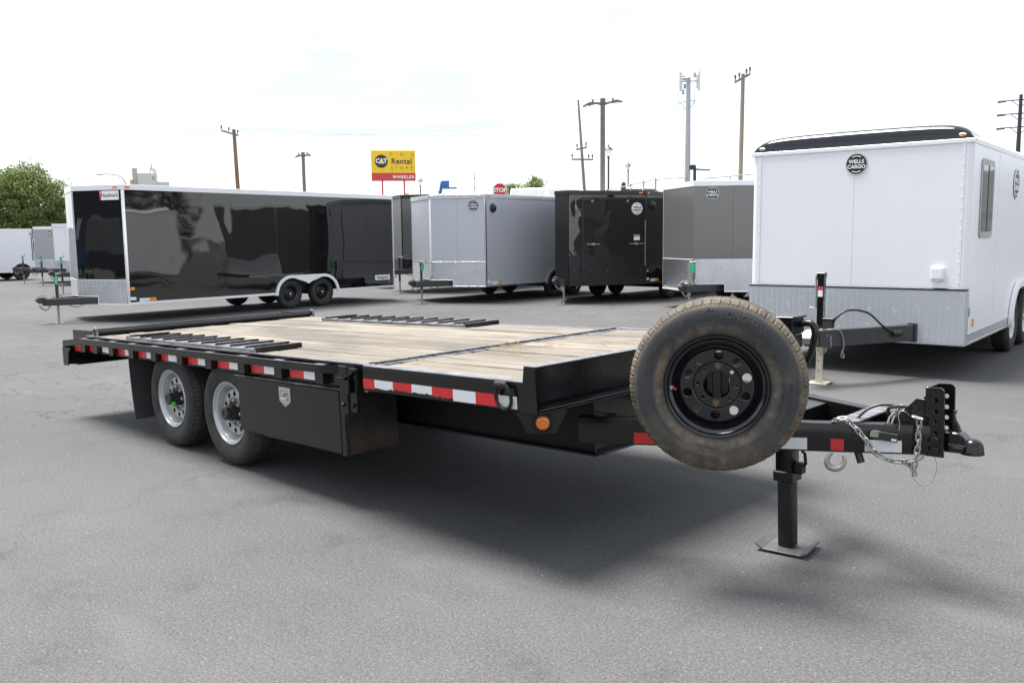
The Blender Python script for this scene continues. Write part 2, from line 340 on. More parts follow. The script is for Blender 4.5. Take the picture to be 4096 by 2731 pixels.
def decal(name, me, m, par, o, xdir, up=(0, 0, 1)):
    ob = link(name, me, m, par); ob.matrix_local = frame(o, xdir, up); return ob
def plaque(name, wd, ht, m, par, o, xdir, th=.003):
    return decal(name, MB().box(-wd/2, wd/2, -ht/2, ht/2, -th, th, 0).mesh(name), m, par, o, xdir)
def lerp(a, b, t): return a+(b-a)*t

# ------------------------------------------------------------------ ground
bm = bmesh.new(); bmesh.ops.create_grid(bm, x_segments=40, y_segments=40, size=1500); me = bpy.data.meshes.new('ground'); bm.to_mesh(me); bm.free()
g = link('ground', me, 'asphalt'); g['kind'] = 'structure'

# hairline cracks in the paving
pm('crack_tar', (.034, .034, .035), .9)
for ci, (p0, p1, wd_) in enumerate((((1.0, -2.2), (.45, -1.3), .005), ((.45, -1.3), (-.3, -.2), .004), ((-2.6, -1.4), (-2.1, -.12), .006), ((-7.5, -1.8), (-3.4, .6), .007), ((-3.9, -.2), (-2.2, .75), .006), ((-5.2, 1.6), (-2.6, .2), .006), ((6.3, 3.2), (9.5, 4.4), .006), ((-13.2, 2.9), (-12.4, 4.4), .012))):
    rc = random.Random(ci+11); P0, P1 = Vector(p0), Vector(p1); nn = 34; dr_ = (P1-P0).normalized(); sd_ = Vector((-dr_.y, dr_.x)); off = 0; L_, R_ = [], []
    b = bmesh.new()
    for k in range(nn+1):
        off += rc.uniform(-.045, .045); off *= .96; c_ = P0.lerp(P1, k/nn)+sd_*off; h_ = wd_*.5*rc.uniform(.2, .55)*(1 if 0 < k < nn else .1)
        L_.append(b.verts.new((c_.x+sd_.x*h_, c_.y+sd_.y*h_, .004))); R_.append(b.verts.new((c_.x-sd_.x*h_, c_.y-sd_.y*h_, .004)))
    for k in range(nn): b.faces.new((R_[k], R_[k+1], L_[k+1], L_[k]))
    me = bpy.data.meshes.new('crack'); b.to_mesh(me); b.free(); link('crack', me, 'crack_tar', g)

# ------------------------------------------------------------------ wheels
def tyre_mesh(rad, wd, rb, nb, seg=3):
    """tyre turned about y, outboard side at y=0; shoulder blocks cut as geometry"""
    s = wd/.235
    pr = [(rb, .030*s), (rb+.012, .018*s), (lerp(rb, rad, .30), .006*s), (lerp(rb, rad, .52), 0), (lerp(rb, rad, .70), .004*s), (lerp(rb, rad, .80), .012*s), (lerp(rb, rad, .86), .020*s),
          (lerp(rb, rad, .87), .0185*s), (lerp(rb, rad, .945), .034*s), (rad-.003, .052*s), (rad, .066*s)]
    nshape = len(pr)
    for yy in (.085, .117, .149): pr += [(rad, (yy-.006)*s), (rad-.009, (yy-.005)*s), (rad-.009, (yy+.005)*s), (rad, (yy+.006)*s)]
    pr += [(r, wd-y) for r, y in pr[:nshape][::-1]]
    nt_ = len(pr)
    def fn(i, j, r, y):
        if j % seg == 0 and ((7 <= i <= nshape) or (nt_-nshape-1 <= i <= nt_-8)): return r-(.002 if 9 <= i <= nt_-10 else .005)*(1 if seg > 3 else 1.6), y+(.0045 if y < wd/2 else -.0045)
        if seg > 3 and j % seg == seg//2 and i in (7, 8): return r, y+.003
        return r, y
    return MB().lathe(pr, nb*seg, None, fn).mesh('tyre')
def hero_rim(par, mt, hub, nuts, through=True):
    """eight-lug dished steel wheel, outboard towards -y, flange radius .227"""
    b = MB().lathe([(.226, .028), (.230, .018), (.226, .012), (.218, .014), (.212, .026), (.205, .032), (.198, .036), (.192, .050), (.186, .085), (.176, .098), (.166, .094), (.163, .070), (.160, .066)], 64)
    b.lathe([(.160, .066), (.157, .074), (.17, .12), (.19, .17), (.21, .21), (.226, .215)], 64)
    b.lathe([(.112, .066), (.107, .068), (.103, .078), (.100, .082)], 64)
    rim = obj('rim', b, mt, par)
    me = plate_mesh('rim_face', circ(0, 0, .1615, 64), [circ(0, 0, .1105, 48)] + [circ(.134*math.cos(R(a)), .134*math.sin(R(a)), .0205, 16) for a in range(18, 378, 36)], .006)
    f = link('rim_face', me, mt, par, (0, .068, 0), (R(90), 0, 0))
    lug = [circ(.0855*math.cos(R(a)), .0855*math.sin(R(a)), .0085, 10) for a in range(0, 360, 45)]
    me = plate_mesh('rim_centre', circ(0, 0, .102, 48), [circ(0, 0, .062, 40)]+lug, .008)
    link('rim_centre', me, mt, par, (0, .082, 0), (R(90), 0, 0))
    return rim

# ------------------------------------------------------------------ main flatbed trailer
FB = thing('flatbed_trailer', 'black steel deckover flatbed trailer with wooden plank deck, spare wheel and adjustable coupler', 'flatbed trailer')
TR = Matrix.Rotation(-R(1.7), 4, 'Y') @ Matrix.Rotation(R(.47), 4, 'X')
FB.matrix_world = TR
Y0, Y1 = -.1, 2.3
# planks
dk = obj('deck', MB().box(-2.30, 1.70, .0, 2.2, .775, .806, 0).box(1.80, 2.96, .0, 2.2, .775, .806, 0), 'dark_underside', FB)
def planks(xa, xb, ya, yb, k, ragged=None):
    wd = (yb-ya)/k
    for i in range(k):
        b = bmesh.new(); hl = (xb-xa)/2; hw = wd/2-.0052; nx = 7
        top = []
        for ix in range(nx+1):
            x = -hl+2*hl*ix/nx
            row = []
            for y in (-hw, -hw+.006, hw-.006, hw):
                xx = x
                if ragged and ix == 0: xx += random.uniform(-.012, .022)
                z = (.0 if abs(y) == hw else .0045) + random.uniform(-.0014, .0014)
                row.append(b.verts.new((xx, y, z)))
            top.append(row)
        for A, B in zip(top, top[1:]):
            for j in range(3): b.faces.new((A[j], B[j], B[j+1], A[j+1]))
        rim = [r[0] for r in top]+[top[-1][1], top[-1][2]]+[r[3] for r in top[::-1]]+[top[0][2], top[0][1]]
        lo = [b.verts.new((v.co.x, v.co.y, -.036)) for v in rim]
        for j in range(len(rim)): q = (j+1) % len(rim); b.faces.new((rim[j], lo[j], lo[q], rim[q]))
        bmesh.ops.recalc_face_normals(b, faces=b.faces)
        me = bpy.data.meshes.new('plank'); b.to_mesh(me); b.free()
        link('plank', me, 'deck_wood', dk, ((xa+xb)/2, ya+wd*(i+.5), .847+random.uniform(-.003, .003)))
planks(-2.28, 1.698, -.015, 2.215, 16)
planks(1.797, 2.975, -.03, 2.23, 16, True)
# front section side rails
for sgn, y in ((-1, Y0), (1, Y1)):
    i = -sgn
    b = MB().box(1.738, 2.972, *sorted((y, y+i*.010)), .718, .846, .002).box(1.738, 2.972, *sorted((y, y+i*.075)), .8465, .8555, .003).box(1.738, 2.972, *sorted((y+i*.011, y+i*.06)), .718, .726, .002)
    obj('side_rail', b, 'black_steel', FB); obj('rail_top_sheen', MB().box(1.739, 2.971, *sorted((y+i*.002, y+i*.073)), .8557, .8572, 0), 'worn_sheen_steel', FB)  # pale strip paints the sky sheen on the worn rail top
    # rear section channel and its top flange
    b = MB().box(-2.44, 1.70, *sorted((y+i*.052, y+i*.062)), .712, .842, .002).box(-2.44, 1.70, *sorted((y+i*.048, y+i*.092)), .8425, .8535, .003).box(-2.44, 1.70, *sorted((y+i*.063, y+i*.1)), .712, .720, .002)
    b.prism([(-2.44, .712), (-2.86, .68), (-2.86, .80), (-2.44, .842)], 'xz', *sorted((y+i*.052, y+i*.062)))
    obj('side_channel', b, 'black_steel', FB); obj('rail_top_sheen', MB().box(-2.43, 1.69, *sorted((y+i*.049, y+i*.091)), .8537, .8552, 0), 'worn_sheen_steel', FB)  # sky sheen put in as a lighter strip on the channel flange
    pts = [(-2.865, .745), (-2.865, .793), (-2.45, .834), (1.275, .834), (1.275, .786), (-2.45, .784)]
    b = MB().prism(pts, 'xz', *sorted((y, y+i*.011)))
    b.prism([(1.275, y), (1.35, y+i*.006), (1.42, y+i*.028), (1.46, y+i*.054), (1.455, y+i*.066), (1.41, y+i*.04), (1.345, y+i*.018), (1.275, y+i*.012)], 'xy', .7865, .8335)
    obj('rub_rail', b, 'black_steel', FB); obj('rub_rail_sheen', MB().box(-2.45, 1.275, *sorted((y+i*.001, y+i*.010)), .8342, .8354, 0), 'worn_sheen_steel', FB)  # light strip stands for sky reflected on the rub rail's top edge
    for x in (-2.41, -2.14, -1.80, -1.40, -.985, -.545, -.10, .36, .82, 1.28):
        b = MB().box(x-.043, x-.036, *sorted((y+i*.0115, y+i*.0515)), .716, .830, .001).box(x+.036, x+.043, *sorted((y+i*.0115, y+i*.0515)), .716, .830, .001).box(x-.0355, x+.0355, *sorted((y+i*.0125, y+i*.020)), .716, .829, .001)
        obj('stake_pocket', b, 'black_steel', FB); obj('pocket_top', MB().box(x-.043, x+.043, *sorted((y+i*.012, y+i*.047)), .8302, .8352, .001), 'worn_sheen_steel', FB)
# tapes on the near side
def tape(x0, x1, z0, z1, c, y, rag=0):
    if rag:
        k = max(3, int((x1-x0)/.012)); up = [(x1, z1), (x0, z1)]; lo = [(lerp(x0, x1, j/k), z0+rag*(.6+.6*noise.noise((lerp(x0, x1, j/k)*40, 3, 0)))+random.uniform(0, .004)) for j in range(k+1)]
        b = MB().prism(up+lo, 'xz', y-.0018, y+.0005)
    else: b = MB().box(x0, x1, y-.0018, y+.0005, z0, z1, 0)
    return obj('reflective_tape', b, c, FB)
xs = [1.742, 1.845, 2.007, 2.165, 2.328, 2.489, 2.654, 2.814, 2.933]
for i in range(8): tape(xs[i], xs[i+1]-.001, .727, .785, ('tape_red', 'tape_white')[i % 2], Y0-.001, (.006, .016, .02, .022, .014, 0, 0, 0)[i])
for x0, x1, c in ((-2.36, -2.21, 'r'), (-2.078, -1.849, 'w'), (-1.749, -1.604, 'r'), (-1.603, -1.456, 'w'), (-1.341, -1.191, 'r'), (-1.19, -1.046, 'w'), (-.923, -.805, 'r'), (-.804, -.687, 'w'),
                  (-.48, -.327, 'r'), (-.326, -.171, 'w'), (-.03, .132, 'r'), (.133, .286, 'w'), (.429, .59, 'r'), (.591, .746, 'w'), (.902, 1.06, 'r'), (1.061, 1.221, 'w')):
    tape(x0, x1, .727, .785, 'tape_red' if c == 'r' else 'tape_white', Y0+.051)
obj('data_plate', MB().box(-.68, -.60, Y0+.0485, Y0+.0515, .727, .775, 0), 'label_white', FB)
b = MB().prism([(-2.70, .705), (-2.57, .715), (-2.57, .768), (-2.70, .757)], 'xz', Y0+.049, Y0+.0515); obj('reflective_tape', b, 'tape_red', FB)
b = MB().prism([(-2.525, .717), (-2.465, .722), (-2.465, .774), (-2.525, .771)], 'xz', Y0+.049, Y0+.0515); obj('reflective_tape', b, 'tape_white', FB)
# headboard
b = MB().box(2.983, 2.993, Y0+.008, Y1-.008, .722, .921, 0).box(2.981, 3.050, Y0+.006, Y1-.006, .9215, .931, .003)
obj('headboard', b, 'black_steel', FB); obj('headboard_sheen', MB().box(2.984, 3.048, Y0+.008, Y1-.008, .9312, .9325, 0), 'worn_sheen_steel', FB)  # headboard's top highlight painted as a thin pale strip
obj('lower_flange', MB().box(2.981, 3.072, Y0+.006, Y1-.006, .7145, .7215, .003).box(3.064, 3.072, Y0+.006, Y1-.006, .722, .733, .002), 'black_steel', FB)
for y in (Y0-.001, Y1-.009): obj('end_plate', MB().prism([(2.950, .713), (3.058, .713), (3.048, .933), (2.980, .933)], 'xz', y, y+.010, None, .002), 'black_steel', FB)
# corner marker plates with amber lamps
for s, y in ((1, Y0), (-1, Y1)):
    mt = frame((2.995, y+s*.095, .66), (math.cos(R(43)), s*math.sin(R(43)), 0)) if s > 0 else frame((2.995, y-.095, .66), (-math.cos(R(43)), math.sin(R(43)), 0))
    mt = mt @ Matrix.Translation((0, 0, .015))
    obj('marker_plate', MB().prism([(-.122, .053), (.122, .053), (.068, -.055), (-.066, -.055)], 'xy', -.004, .004, mt, .001), 'black_steel', FB)
    mm = mt @ Matrix.Rotation(R(90), 4, 'X')
    lamp = obj('marker_lamp', MB().lathe([(0, -.001), (.034, -.001), (.044, -.006), (.046, -.003), (.046, .02)], 28, mt @ Matrix.Translation((.005, -.002, .004)) @ Matrix.Rotation(-R(90), 4, 'X') @ Matrix.Scale(-1, 4, (0, 1, 0))), 'rubber_black', FB)
    obj('amber_lens', MB().lathe([(0, .013), (.012, .0128), (.014, .0105), (.026, .0095), (.032, .006), (.033, 0)], 28, mt @ Matrix.Translation((.005, -.002, .006)) @ Matrix.Rotation(R(90), 4, 'X')), 'amber_lens', lamp)
# tie-down ring on the near rail and one on the far rail
for y, s in ((Y0, -1), (Y1, 1)):
    lug = obj('tie_down_lug', MB().tube([(2.812, y+s*.016, .838), (2.886, y+s*.016, .838)], .019, 14), 'rusty_black', FB)
    pts = []
    for k in range(28):
        t = 2*math.pi*k/28; pts.append((2.862+.050*math.cos(t)*(1-.10*math.sin(t)), y+s*(.020+.006*math.sin(t)), .785+.062*math.sin(t)))
    obj('tie_down_ring', MB().tube(pts, .0088, 10, True), 'rusty_black', FB)
# divider bars across the deck
obj('divider_bar', MB().box(1.702, 1.733, Y0+.03, Y1-.03, .70, .8565, .003).box(1.704, 1.714, Y0+.07, Y1-.07, .857, .866, .001), 'worn_sheen_steel', FB)
obj('divider_bar', MB().box(1.740, 1.752, Y0+.078, Y1-.078, .72, .8585, .003).box(1.753, 1.795, Y0+.078, Y1-.078, .843, .8555, .003).box(1.738, 1.756, Y0+.078, Y1-.078, .859, .870, .003), 'worn_sheen_steel', FB)
# hinge and latch plates
obj('hinge_plate', MB().box(1.518, 1.596, Y0-.012, Y0+.0, .565, .846, .004), 'black_steel', FB)
obj('hinge_plate', MB().box(1.606, 1.670, Y0-.002, Y0+.02, .580, .835, .004), 'black_steel', FB)
obj('latch_catch', MB().box(1.535, 1.60, Y0-.040, Y0-.013, .775, .783, .002).prism([(1.60, .775), (1.69, .812), (1.69, .822), (1.60, .785)], 'xz', Y0-.040, Y0-.004).box(1.555, 1.64, Y0-.034, Y0-.0125, .69, .774, .003), 'black_steel', FB)
for x, z in ((1.556, .622), (1.638, .622)): obj('hinge_bolt', MB().lathe([(0, -.014), (.011, -.014), (.013, -.010), (.013, 0)], 6, Matrix.Translation((x, Y0-.011 if x < 1.6 else Y0-.001, z))), 'rusty_black', FB)
# toolbox
tb = obj('toolbox', MB().box(.45, 1.435, .0, .37, .283, .700, .003), 'box_side', FB)
obj('toolbox_panel', MB().box(.178, 1.44, -.012, -.001, .300, .640, .003).box(.178, 1.435, -.016, .002, .640, .684, .002), 'black_steel', tb)
obj('toolbox_door', MB().prism([(.205, .306), (1.395, .292), (1.395, .676), (.205, .681)], 'xz', -.034, -.0165, None, .003), 'black_steel', tb)
obj('toolbox_lip', MB().box(.178, 1.438, -.046, -.0135, .6845, .691, .002), 'worn_sheen_steel', tb)
obj('corner_edge', MB().prism([(1.400, .287), (1.442, .283), (1.436, .684), (1.400, .684)], 'xz', -.030, -.013), 'rust_edge', tb)
lt = obj('paddle_latch', MB().prism([(.735, .650), (.868, .648), (.868, .560), (.803, .520), (.735, .562)], 'xz', -.039, -.0342, None, .002), 'stainless', tb)
obj('latch_recess', MB().box(.757, .846, -.0405, -.0388, .572, .632, 0), 'nut_steel', lt)
obj('latch_handle', MB().box(.765, .838, -.052, -.041, .567, .583, .004, seg=2).cyl((.800, -.041, .61), (.800, -.056, .61), .014).cyl((.803, -.039, .543), (.803, -.045, .543), .008), 'stainless', lt)
# frame beams
for y in (.55, 1.65):
    b = MB().box(-2.66, 2.905, y-.005, y+.005, .39, .69, 0).box(-2.66, 2.905, y-.05, y+.05, .378, .39, .002).box(-2.66, 2.905, y-.05, y+.05, .69, .702, .002)
    obj('frame_beam', b, 'dark_underside', FB)
for x in [-2.4+.41*k for k in range(13)]: obj('cross_member', MB().box(x-.025, x+.025, .02, 2.18, .703, .774, 0), 'dark_underside', FB)
obj('front_cross_member', MB().box(2.905, 2.915, .50, 1.70, .398, .712, 0).box(2.916, 2.965, .50, 1.70, .398, .407, .002).box(2.916, 2.955, .50, 1.70, .705, .7135, .002).box(2.916, 3.05, .50, .512, .47, .62, .002), 'black_steel', FB)
# rear: bumper, tail plates, lamps, deck-end rail
obj('rear_bumper', MB().prism([(-2.86, .575), (-2.72, .575), (-2.68, .74), (-2.86, .74)], 'xz', Y0+.07, Y1-.07), 'black_steel', FB)
for y, s in ((Y0, 1), (Y1, -1)):
    tp = obj('tail_plate', MB().prism([(-2.885, .572), (-2.775, .572), (-2.74, .70), (-2.69, .740), (-2.885, .740)], 'xz', y+s*.004-.004, y+s*.004+.004).box(-2.886, -2.876, *sorted((y+s*.0085, y+s*.22)), .572, .80, .002), 'black_steel', FB)
    obj('tail_lamp', MB().lathe([(0, .012), (.02, .011), (.038, .004), (.040, 0)], 20, Matrix.Translation((-2.887, y+s*.05, .632)) @ Matrix.Rotation(R(90), 4, 'Z')), 'red_lens', tp)
    obj('ramp_guide', MB().prism([(-2.86, .802), (-2.44, .836), (-2.40, .895), (-2.86, .892)], 'xz', y+s*.10-.004, y+s*.10+.004), 'black_steel', FB)
    obj('rail_post', MB().tube([(-2.33, y+s*.085, .845), (-2.33, y+s*.085, .900), (-2.315, y+s*.085, .918), (-2.29, y+s*.085, .922), (-2.262, y+s*.085, .915), (-2.255, y+s*.085, .895), (-2.255, y+s*.085, .845)], .011, 8), 'worn_sheen_steel', FB)
obj('end_rail', MB().tube([(-2.292, Y0+.075, .882), (-2.292, Y1-.075, .882)], .021, 14).box(-2.345, -2.320, Y0+.09, Y1-.09, .845, .912, .003), 'black_steel', FB)
obj('dovetail', MB().prism([(-2.30, .80), (-2.30, .846), (-2.84, .79), (-2.84, .75)], 'xz', Y0+.065, Y1-.065), 'black_steel', FB)
# mud flaps
for y0, y1 in ((-.05, .27), (1.93, 2.25)):
    b = MB(); nn = 10
    for th in (0, .008):
        pass
    for k in range(nn):
        za, zb_ = .70-.50*k/nn, .70-.50*(k+1)/nn; f = lambda z: -1.55+.05*((.70-z)/.5)**2
        b.prism([(f(za), za), (f(za)+.008, za), (f(zb_)+.008, zb_), (f(zb_), zb_)], 'xz', y0, y1)
    bmesh.ops.remove_doubles(b.b, verts=b.b.verts, dist=1e-5)
    obj('mud_flap', b, 'rubber_flap', FB)
# running wheels
def axle_wheel(x, z, side):
    y = 0 if side < 0 else 2.2
    wh = link('wheel', TY, 'tyre_rubber', FB, (x, y, z), (0, R(random.uniform(0, 30)), 0 if side < 0 else R(180)))
    hero_rim(wh, 'silver_rim', None, None)
    hub = obj('hub', MB().lathe([(0, -.016), (.020, -.016), (.022, -.020), (.040, -.020), (.046, -.014), (.047, .012), (.043, .016), (.056, .02), (.060, .075), (.075, .078), (.075, .12)], 32), 'hub_black', wh)
    for k in range(8):
        a = R(45*k); obj('lug_nut', MB().lathe([(0, .046), (.009, .046), (.0145, .051), (.0145, .070), (.018, .077)], 6, Matrix.Translation((.0855*math.sin(a), 0, .0855*math.cos(a)))), 'nut_steel', wh)
    return wh
TY = tyre_mesh(.387, .235, .222, 64)
for side in (-1, 1):
    axle_wheel(-.05, .3875, side); rw = axle_wheel(-.944, .414, side)
    if side < 0: rw.rotation_euler = (0, 0, 0); obj('hub_tag', MB().box(.034, .050, -.006, .024, -.045, -.012, .002, Matrix.Rotation(R(12), 4, 'Y')), 'label_leaf', rw)
for x, z in ((-.05, .3875), (-.944, .414)): obj('axle', MB().cyl((x, .2, z), (x, 2.0, z), .055), 'dark_underside', FB)
# tongue
def beam(sg):
    p = Vector((2.93, .337, 0)) if sg < 0 else Vector((2.93, 1.863, 0)); q = Vector((4.40, 1.027, 0)) if sg < 0 else Vector((4.40, 1.173, 0))
    d = (q-p); ln_ = d.length; m = Matrix.Translation(p) @ Matrix.Rotation(math.atan2(d.y, d.x), 4, 'Z')
    return MB().box(0, ln_, 0 if sg < 0 else -.07, .07 if sg < 0 else 0, .485, .62, .006, m, 2)
obj('tongue_beam', beam(-1), 'black_steel', FB); obj('tongue_beam', beam(1), 'black_steel', FB)
def on_beam(x, off=0):
    y = .445+(x-3.16)*.4694; n_ = Vector((.425, -.905, 0)); return Vector((x, y, 0))+n_*off
for x0, x1, c in ((3.188, 3.33, 'tape_red'), (3.78, 3.924, 'tape_white'), (4.017, 4.069, 'tape_red'), (4.150, 4.290, 'tape_white')):
    a_, b_ = on_beam(x0), on_beam(x1); mt = Matrix.Translation(a_) @ Matrix.Rotation(math.atan2(b_.y-a_.y, b_.x-a_.x), 4, 'Z')
    obj('reflective_tape', MB().box(0, (b_-a_).length, -.0022, .001, .494, .548, 0, mt), c, FB)
# coupler bracket
HO = [(4.413, z) for z in (.545, .585, .632, .680, .728)]
def chan_plate(y, th=.011):
    oz = [(4.374, .482), (4.452, .482), (4.452, .775), (4.446, .788), (4.434, .793), (4.374, .790)]
    me = plate_mesh('bracket_plate', oz, [circ(4.418, z, .0105, 12) for z in (.590, .638, .686, .736)], th); o = link('bracket_plate', me, 'black_steel', FB); o.matrix_local = Matrix.Translation((0, y, 0)) @ Matrix.Rotation(R(90), 4, 'X')
chan_plate(1.030); chan_plate(1.170)
obj('bracket_web', MB().box(4.372, 4.383, 1.036, 1.164, .482, .791, .002), 'black_steel', FB)
for y in (1.026, 1.166): obj('bracket_gusset', MB().prism([(4.225, .6205), (4.371, .6205), (4.371, .738), (4.335, .738)], 'xz', y-.004, y+.004, None, .001), 'black_steel', FB)
for z in (.512, .556): obj('bracket_bolt', MB().lathe([(0, -.015), (.015, -.015), (.018, -.011), (.018, 0)], 6, Matrix.Translation((4.418, 1.0245, z))), 'rusty_black', FB)
cp = obj('coupler', MB().prism([(4.40, .500), (4.40, .578), (4.448, .582), (4.478, .594), (4.502, .592), (4.525, .572), (4.545, .545), (4.550, .502)], 'xz', 1.062, 1.138, None, .006), 'black_steel', FB)
obj('coupler_socket', MB().lathe([(0, .052), (.022, .050), (.036, .040), (.044, .022), (.046, 0), (.048, -.005), (.048, -.016), (.036, -.016)], 28, Matrix.Translation((4.548, 1.10, .514)) @ Matrix.Rotation(R(90), 4, 'X')), 'black_steel', cp)
obj('latch_lever', MB().prism([(4.478, .588), (4.500, .590), (4.492, .612), (4.478, .640), (4.470, .660), (4.482, .682), (4.474, .690), (4.456, .660), (4.462, .630), (4.474, .605)], 'xz', 1.085, 1.115, None, .002), 'black_steel', cp)
tm = text_mesh('RATED CAPACITY\n21000 LBS', .0098, .0004); decal('lettering', tm, 'cast_gray', cp, (4.500, 1.0605, .532), (1, 0, 0))
# jack
jk = obj('jack_tube', MB().box(3.631, 3.720, 1.056, 1.144, .262, 1.055, .006, None, 2), 'black_steel', FB)
obj('jack_head', MB().box(3.615, 3.738, 1.035, 1.165, 1.0, 1.078, .003).box(3.605, 3.748, 1.025, 1.175, 1.0785, 1.089, .003).box(3.721, 3.742, 1.06, 1.14, .93, .999, .003), 'black_steel', jk)
obj('jack_collar', MB().box(3.622, 3.729, 1.047, 1.153, .245, .300, .005), 'black_steel', jk)
obj('jack_leg', MB().box(3.637, 3.714, 1.062, 1.138, -.098, .262, .008, None, 2), 'rusty_black', jk)
ft = obj('jack_foot', MB().box(-.098, .098, -.112, .112, -.004, .004, .002).prism([(-.098, -.004), (-.135, .022), (-.132, .028), (-.098, .004)], 'xz', -.112, .112).prism([(.098, -.004), (.13, .014), (.127, .020), (.098, .004)], 'xz', -.112, .112), 'foot_steel', jk); ft.matrix_local = Matrix.Translation((3.676, 1.10, -.1035)) @ TR.to_3x3().inverted().to_4x4() @ Matrix.Rotation(R(8), 4, 'Z')
obj('jack_pin', MB().tube([(3.72, 1.10, .33), (3.765, 1.10, .33), (3.775, 1.10, .345), (3.775, 1.09, .40), (3.765, 1.08, .41)], .008, 8).box(3.721, 3.765, 1.075, 1.125, .29, .345, .004), 'rusty_black', jk)
obj('jack_crank', MB().tube([(3.735, 1.10, 1.045), (3.785, 1.10, 1.055), (3.815, 1.10, 1.045), (3.826, 1.10, 1.005), (3.812, 1.095, .93), (3.79, 1.09, .862)], [.016, .017, .018, .018, .016, .012], 12, False, True, True), 'black_steel', jk)
# spare wheel on its post, parallel to the near tongue beam
SPX = Matrix.Translation((3.728, .338, .834)) @ Matrix.Rotation(math.atan2(.575, 1.225)+R(3), 4, 'Z')
sp_o = link('spare_wheel', tyre_mesh(.391, .235, .222, 58, 6), 'spare_rubber', FB); sp_o.matrix_local = SPX @ Matrix.Rotation(R(4), 4, 'Y')
hero_rim(sp_o, 'black_rim', None, None)
for a in (0, 180): obj('mount_bolt', MB().lathe([(0, .052), (.009, .052), (.014, .058), (.014, .072), (.02, .076)], 6, Matrix.Translation((.0855*math.sin(R(a)), 0, .0855*math.cos(R(a))))), 'rust_bolt', sp_o)
vs = obj('valve_stem', MB().tube([(-.196, .045, -.02), (-.19, .03, -.02), (-.182, .012, -.02)], .0055, 8).lathe([(0, .03), (.009, .03), (.009, .04), (0, .04)], 10, Matrix.Translation((-.196, .0, -.02))), 'galvanised', sp_o)
obj('valve_cap', MB().cyl((-.183, .014, -.02), (-.176, -.002, -.02), .0058, 8), 'red_lens', sp_o)
SW = [(.234, .018), (.2727, .006), (.3099, 0), (.3403, .004), (.3572, .012)]
def arc_text(s, size, rad, ang, flip=False, sp=1.0, bold=0):
    me = text_mesh(s, size, .0022, bold, sp)
    for v in me.vertices:
        x, y, z = v.co
        if not flip: r_, th = rad+y, R(ang)+x/rad
        else: r_, th = rad-y, R(ang)-x/rad
        yy = next((lerp(ya_, yb_, (r_-ra_)/(rb_-ra_)) for (ra_, ya_), (rb_, yb_) in zip(SW, SW[1:]) if r_ <= rb_), .012)-.0012
        v.co = (r_*math.sin(th), yy-z, r_*math.cos(th))
    return link('lettering', me, 'letter_rubber', sp_o)
arc_text('LONGHAUL', .040, .322, 20, bold=.0006, sp=1.05); arc_text('RAINIER ST', .040, .322, 193, True, 1.05, .0006); arc_text('ST 235/80R16', .033, .312, -64, sp=1.05)
arc_text('FOR MAX LOAD INFLATE TO 80 PSI', .014, .312, 105, sp=1.1); arc_text('LOAD RANGE E', .011, .278, 100); arc_text('STEEL BELTED RADIAL', .010, .272, 185, True)
b = MB()
for p in ([(-.055, .325), (-.035, .338), (-.03, .349), (-.022, .337), (-.012, .344), (-.002, .330)], [(-.06, .318), (-.03, .330), (.002, .322)], [(-.05, .310), (-.02, .320), (.0, .314)]):
    b.tube([(x-.022, .0045, z) for x, z in p], .0018, 5)
obj('mountain_emblem', b, 'letter_rubber', sp_o)
for k in range(12):
    a = R(30*k+7); obj('mould_line', MB().tube([((.245)*math.sin(a), .0062, .245*math.cos(a)), (.272*math.sin(a), .0025, .272*math.cos(a))], .0012, 4), 'spare_rubber', sp_o)
for rr, yy in ((.284, .0010), (.352, .0105)):
    obj('mould_line', MB().tube([(rr*math.sin(2*math.pi*k/72), yy, rr*math.cos(2*math.pi*k/72)) for k in range(72)], .0014, 5, True), 'spare_rubber', sp_o)
sp_m = obj('spare_post', MB().box(-.022, .018, .088, .13, -.10, .105, .003).box(-.05, .05, .131, .20, -.25, .14, .004).box(-.03, .03, .2, .30, -.24, -.16, .003), 'black_steel', FB); sp_m.matrix_local = SPX
pb = obj('bolt_patch', MB().box(-.017, .014, .0860, .0878, .055, .098, 0), 'rust_edge', sp_m)
# chains
def chain(path, par, sc=1.0, name='chain_link', m='galvanised'):
    pts = [Vector(p) for p in path]; seg = [(pts[i+1]-pts[i]).length for i in range(len(pts)-1)]; tot = sum(seg); pitch = .031*sc; k = max(2, int(tot/pitch))
    def at_(s):
        i = 0
        while i < len(seg)-1 and s > seg[i]: s -= seg[i]; i += 1
        return pts[i].lerp(pts[i+1], min(1, s/seg[i]))
    first = None; ring = []
    for j in range(14):
        t = 2*math.pi*j/14; ring.append((.0135*sc*math.cos(t)+math.copysign(.0085*sc, math.cos(t)), .0098*sc*math.sin(t), 0))
    me = MB().tube(ring, .0046*sc, 7, True).mesh('chain_link')
    for i in range(k):
        c_ = at_((i+.5)*pitch); t = (at_((i+1)*pitch)-at_(i*pitch)).normalized()
        q = t.to_track_quat('X', 'Z').to_matrix().to_4x4(); o = link(name, me, m, par); o.matrix_local = Matrix.Translation(c_) @ q @ Matrix.Rotation(R(90*(i % 2)+random.uniform(10, 40)), 4, 'X')
def ob_(x, z, off=.022): v = on_beam(x, off); return (v.x, v.y, z)
c1 = obj('safety_chain', MB().tube([ob_(4.035, .632), ob_(4.043, .644), ob_(4.055, .650)], .005, 6), 'galvanised', FB)
chain([ob_(4.030, .628, -.03), ob_(4.043, .638), ob_(4.062, .648), ob_(4.077, .645), ob_(4.112, .606), ob_(4.151, .556), ob_(4.175, .512), ob_(4.195, .490), ob_(4.224, .470), ob_(4.257, .459), ob_(4.295, .459), ob_(4.333, .467), ob_(4.366, .486)], c1)
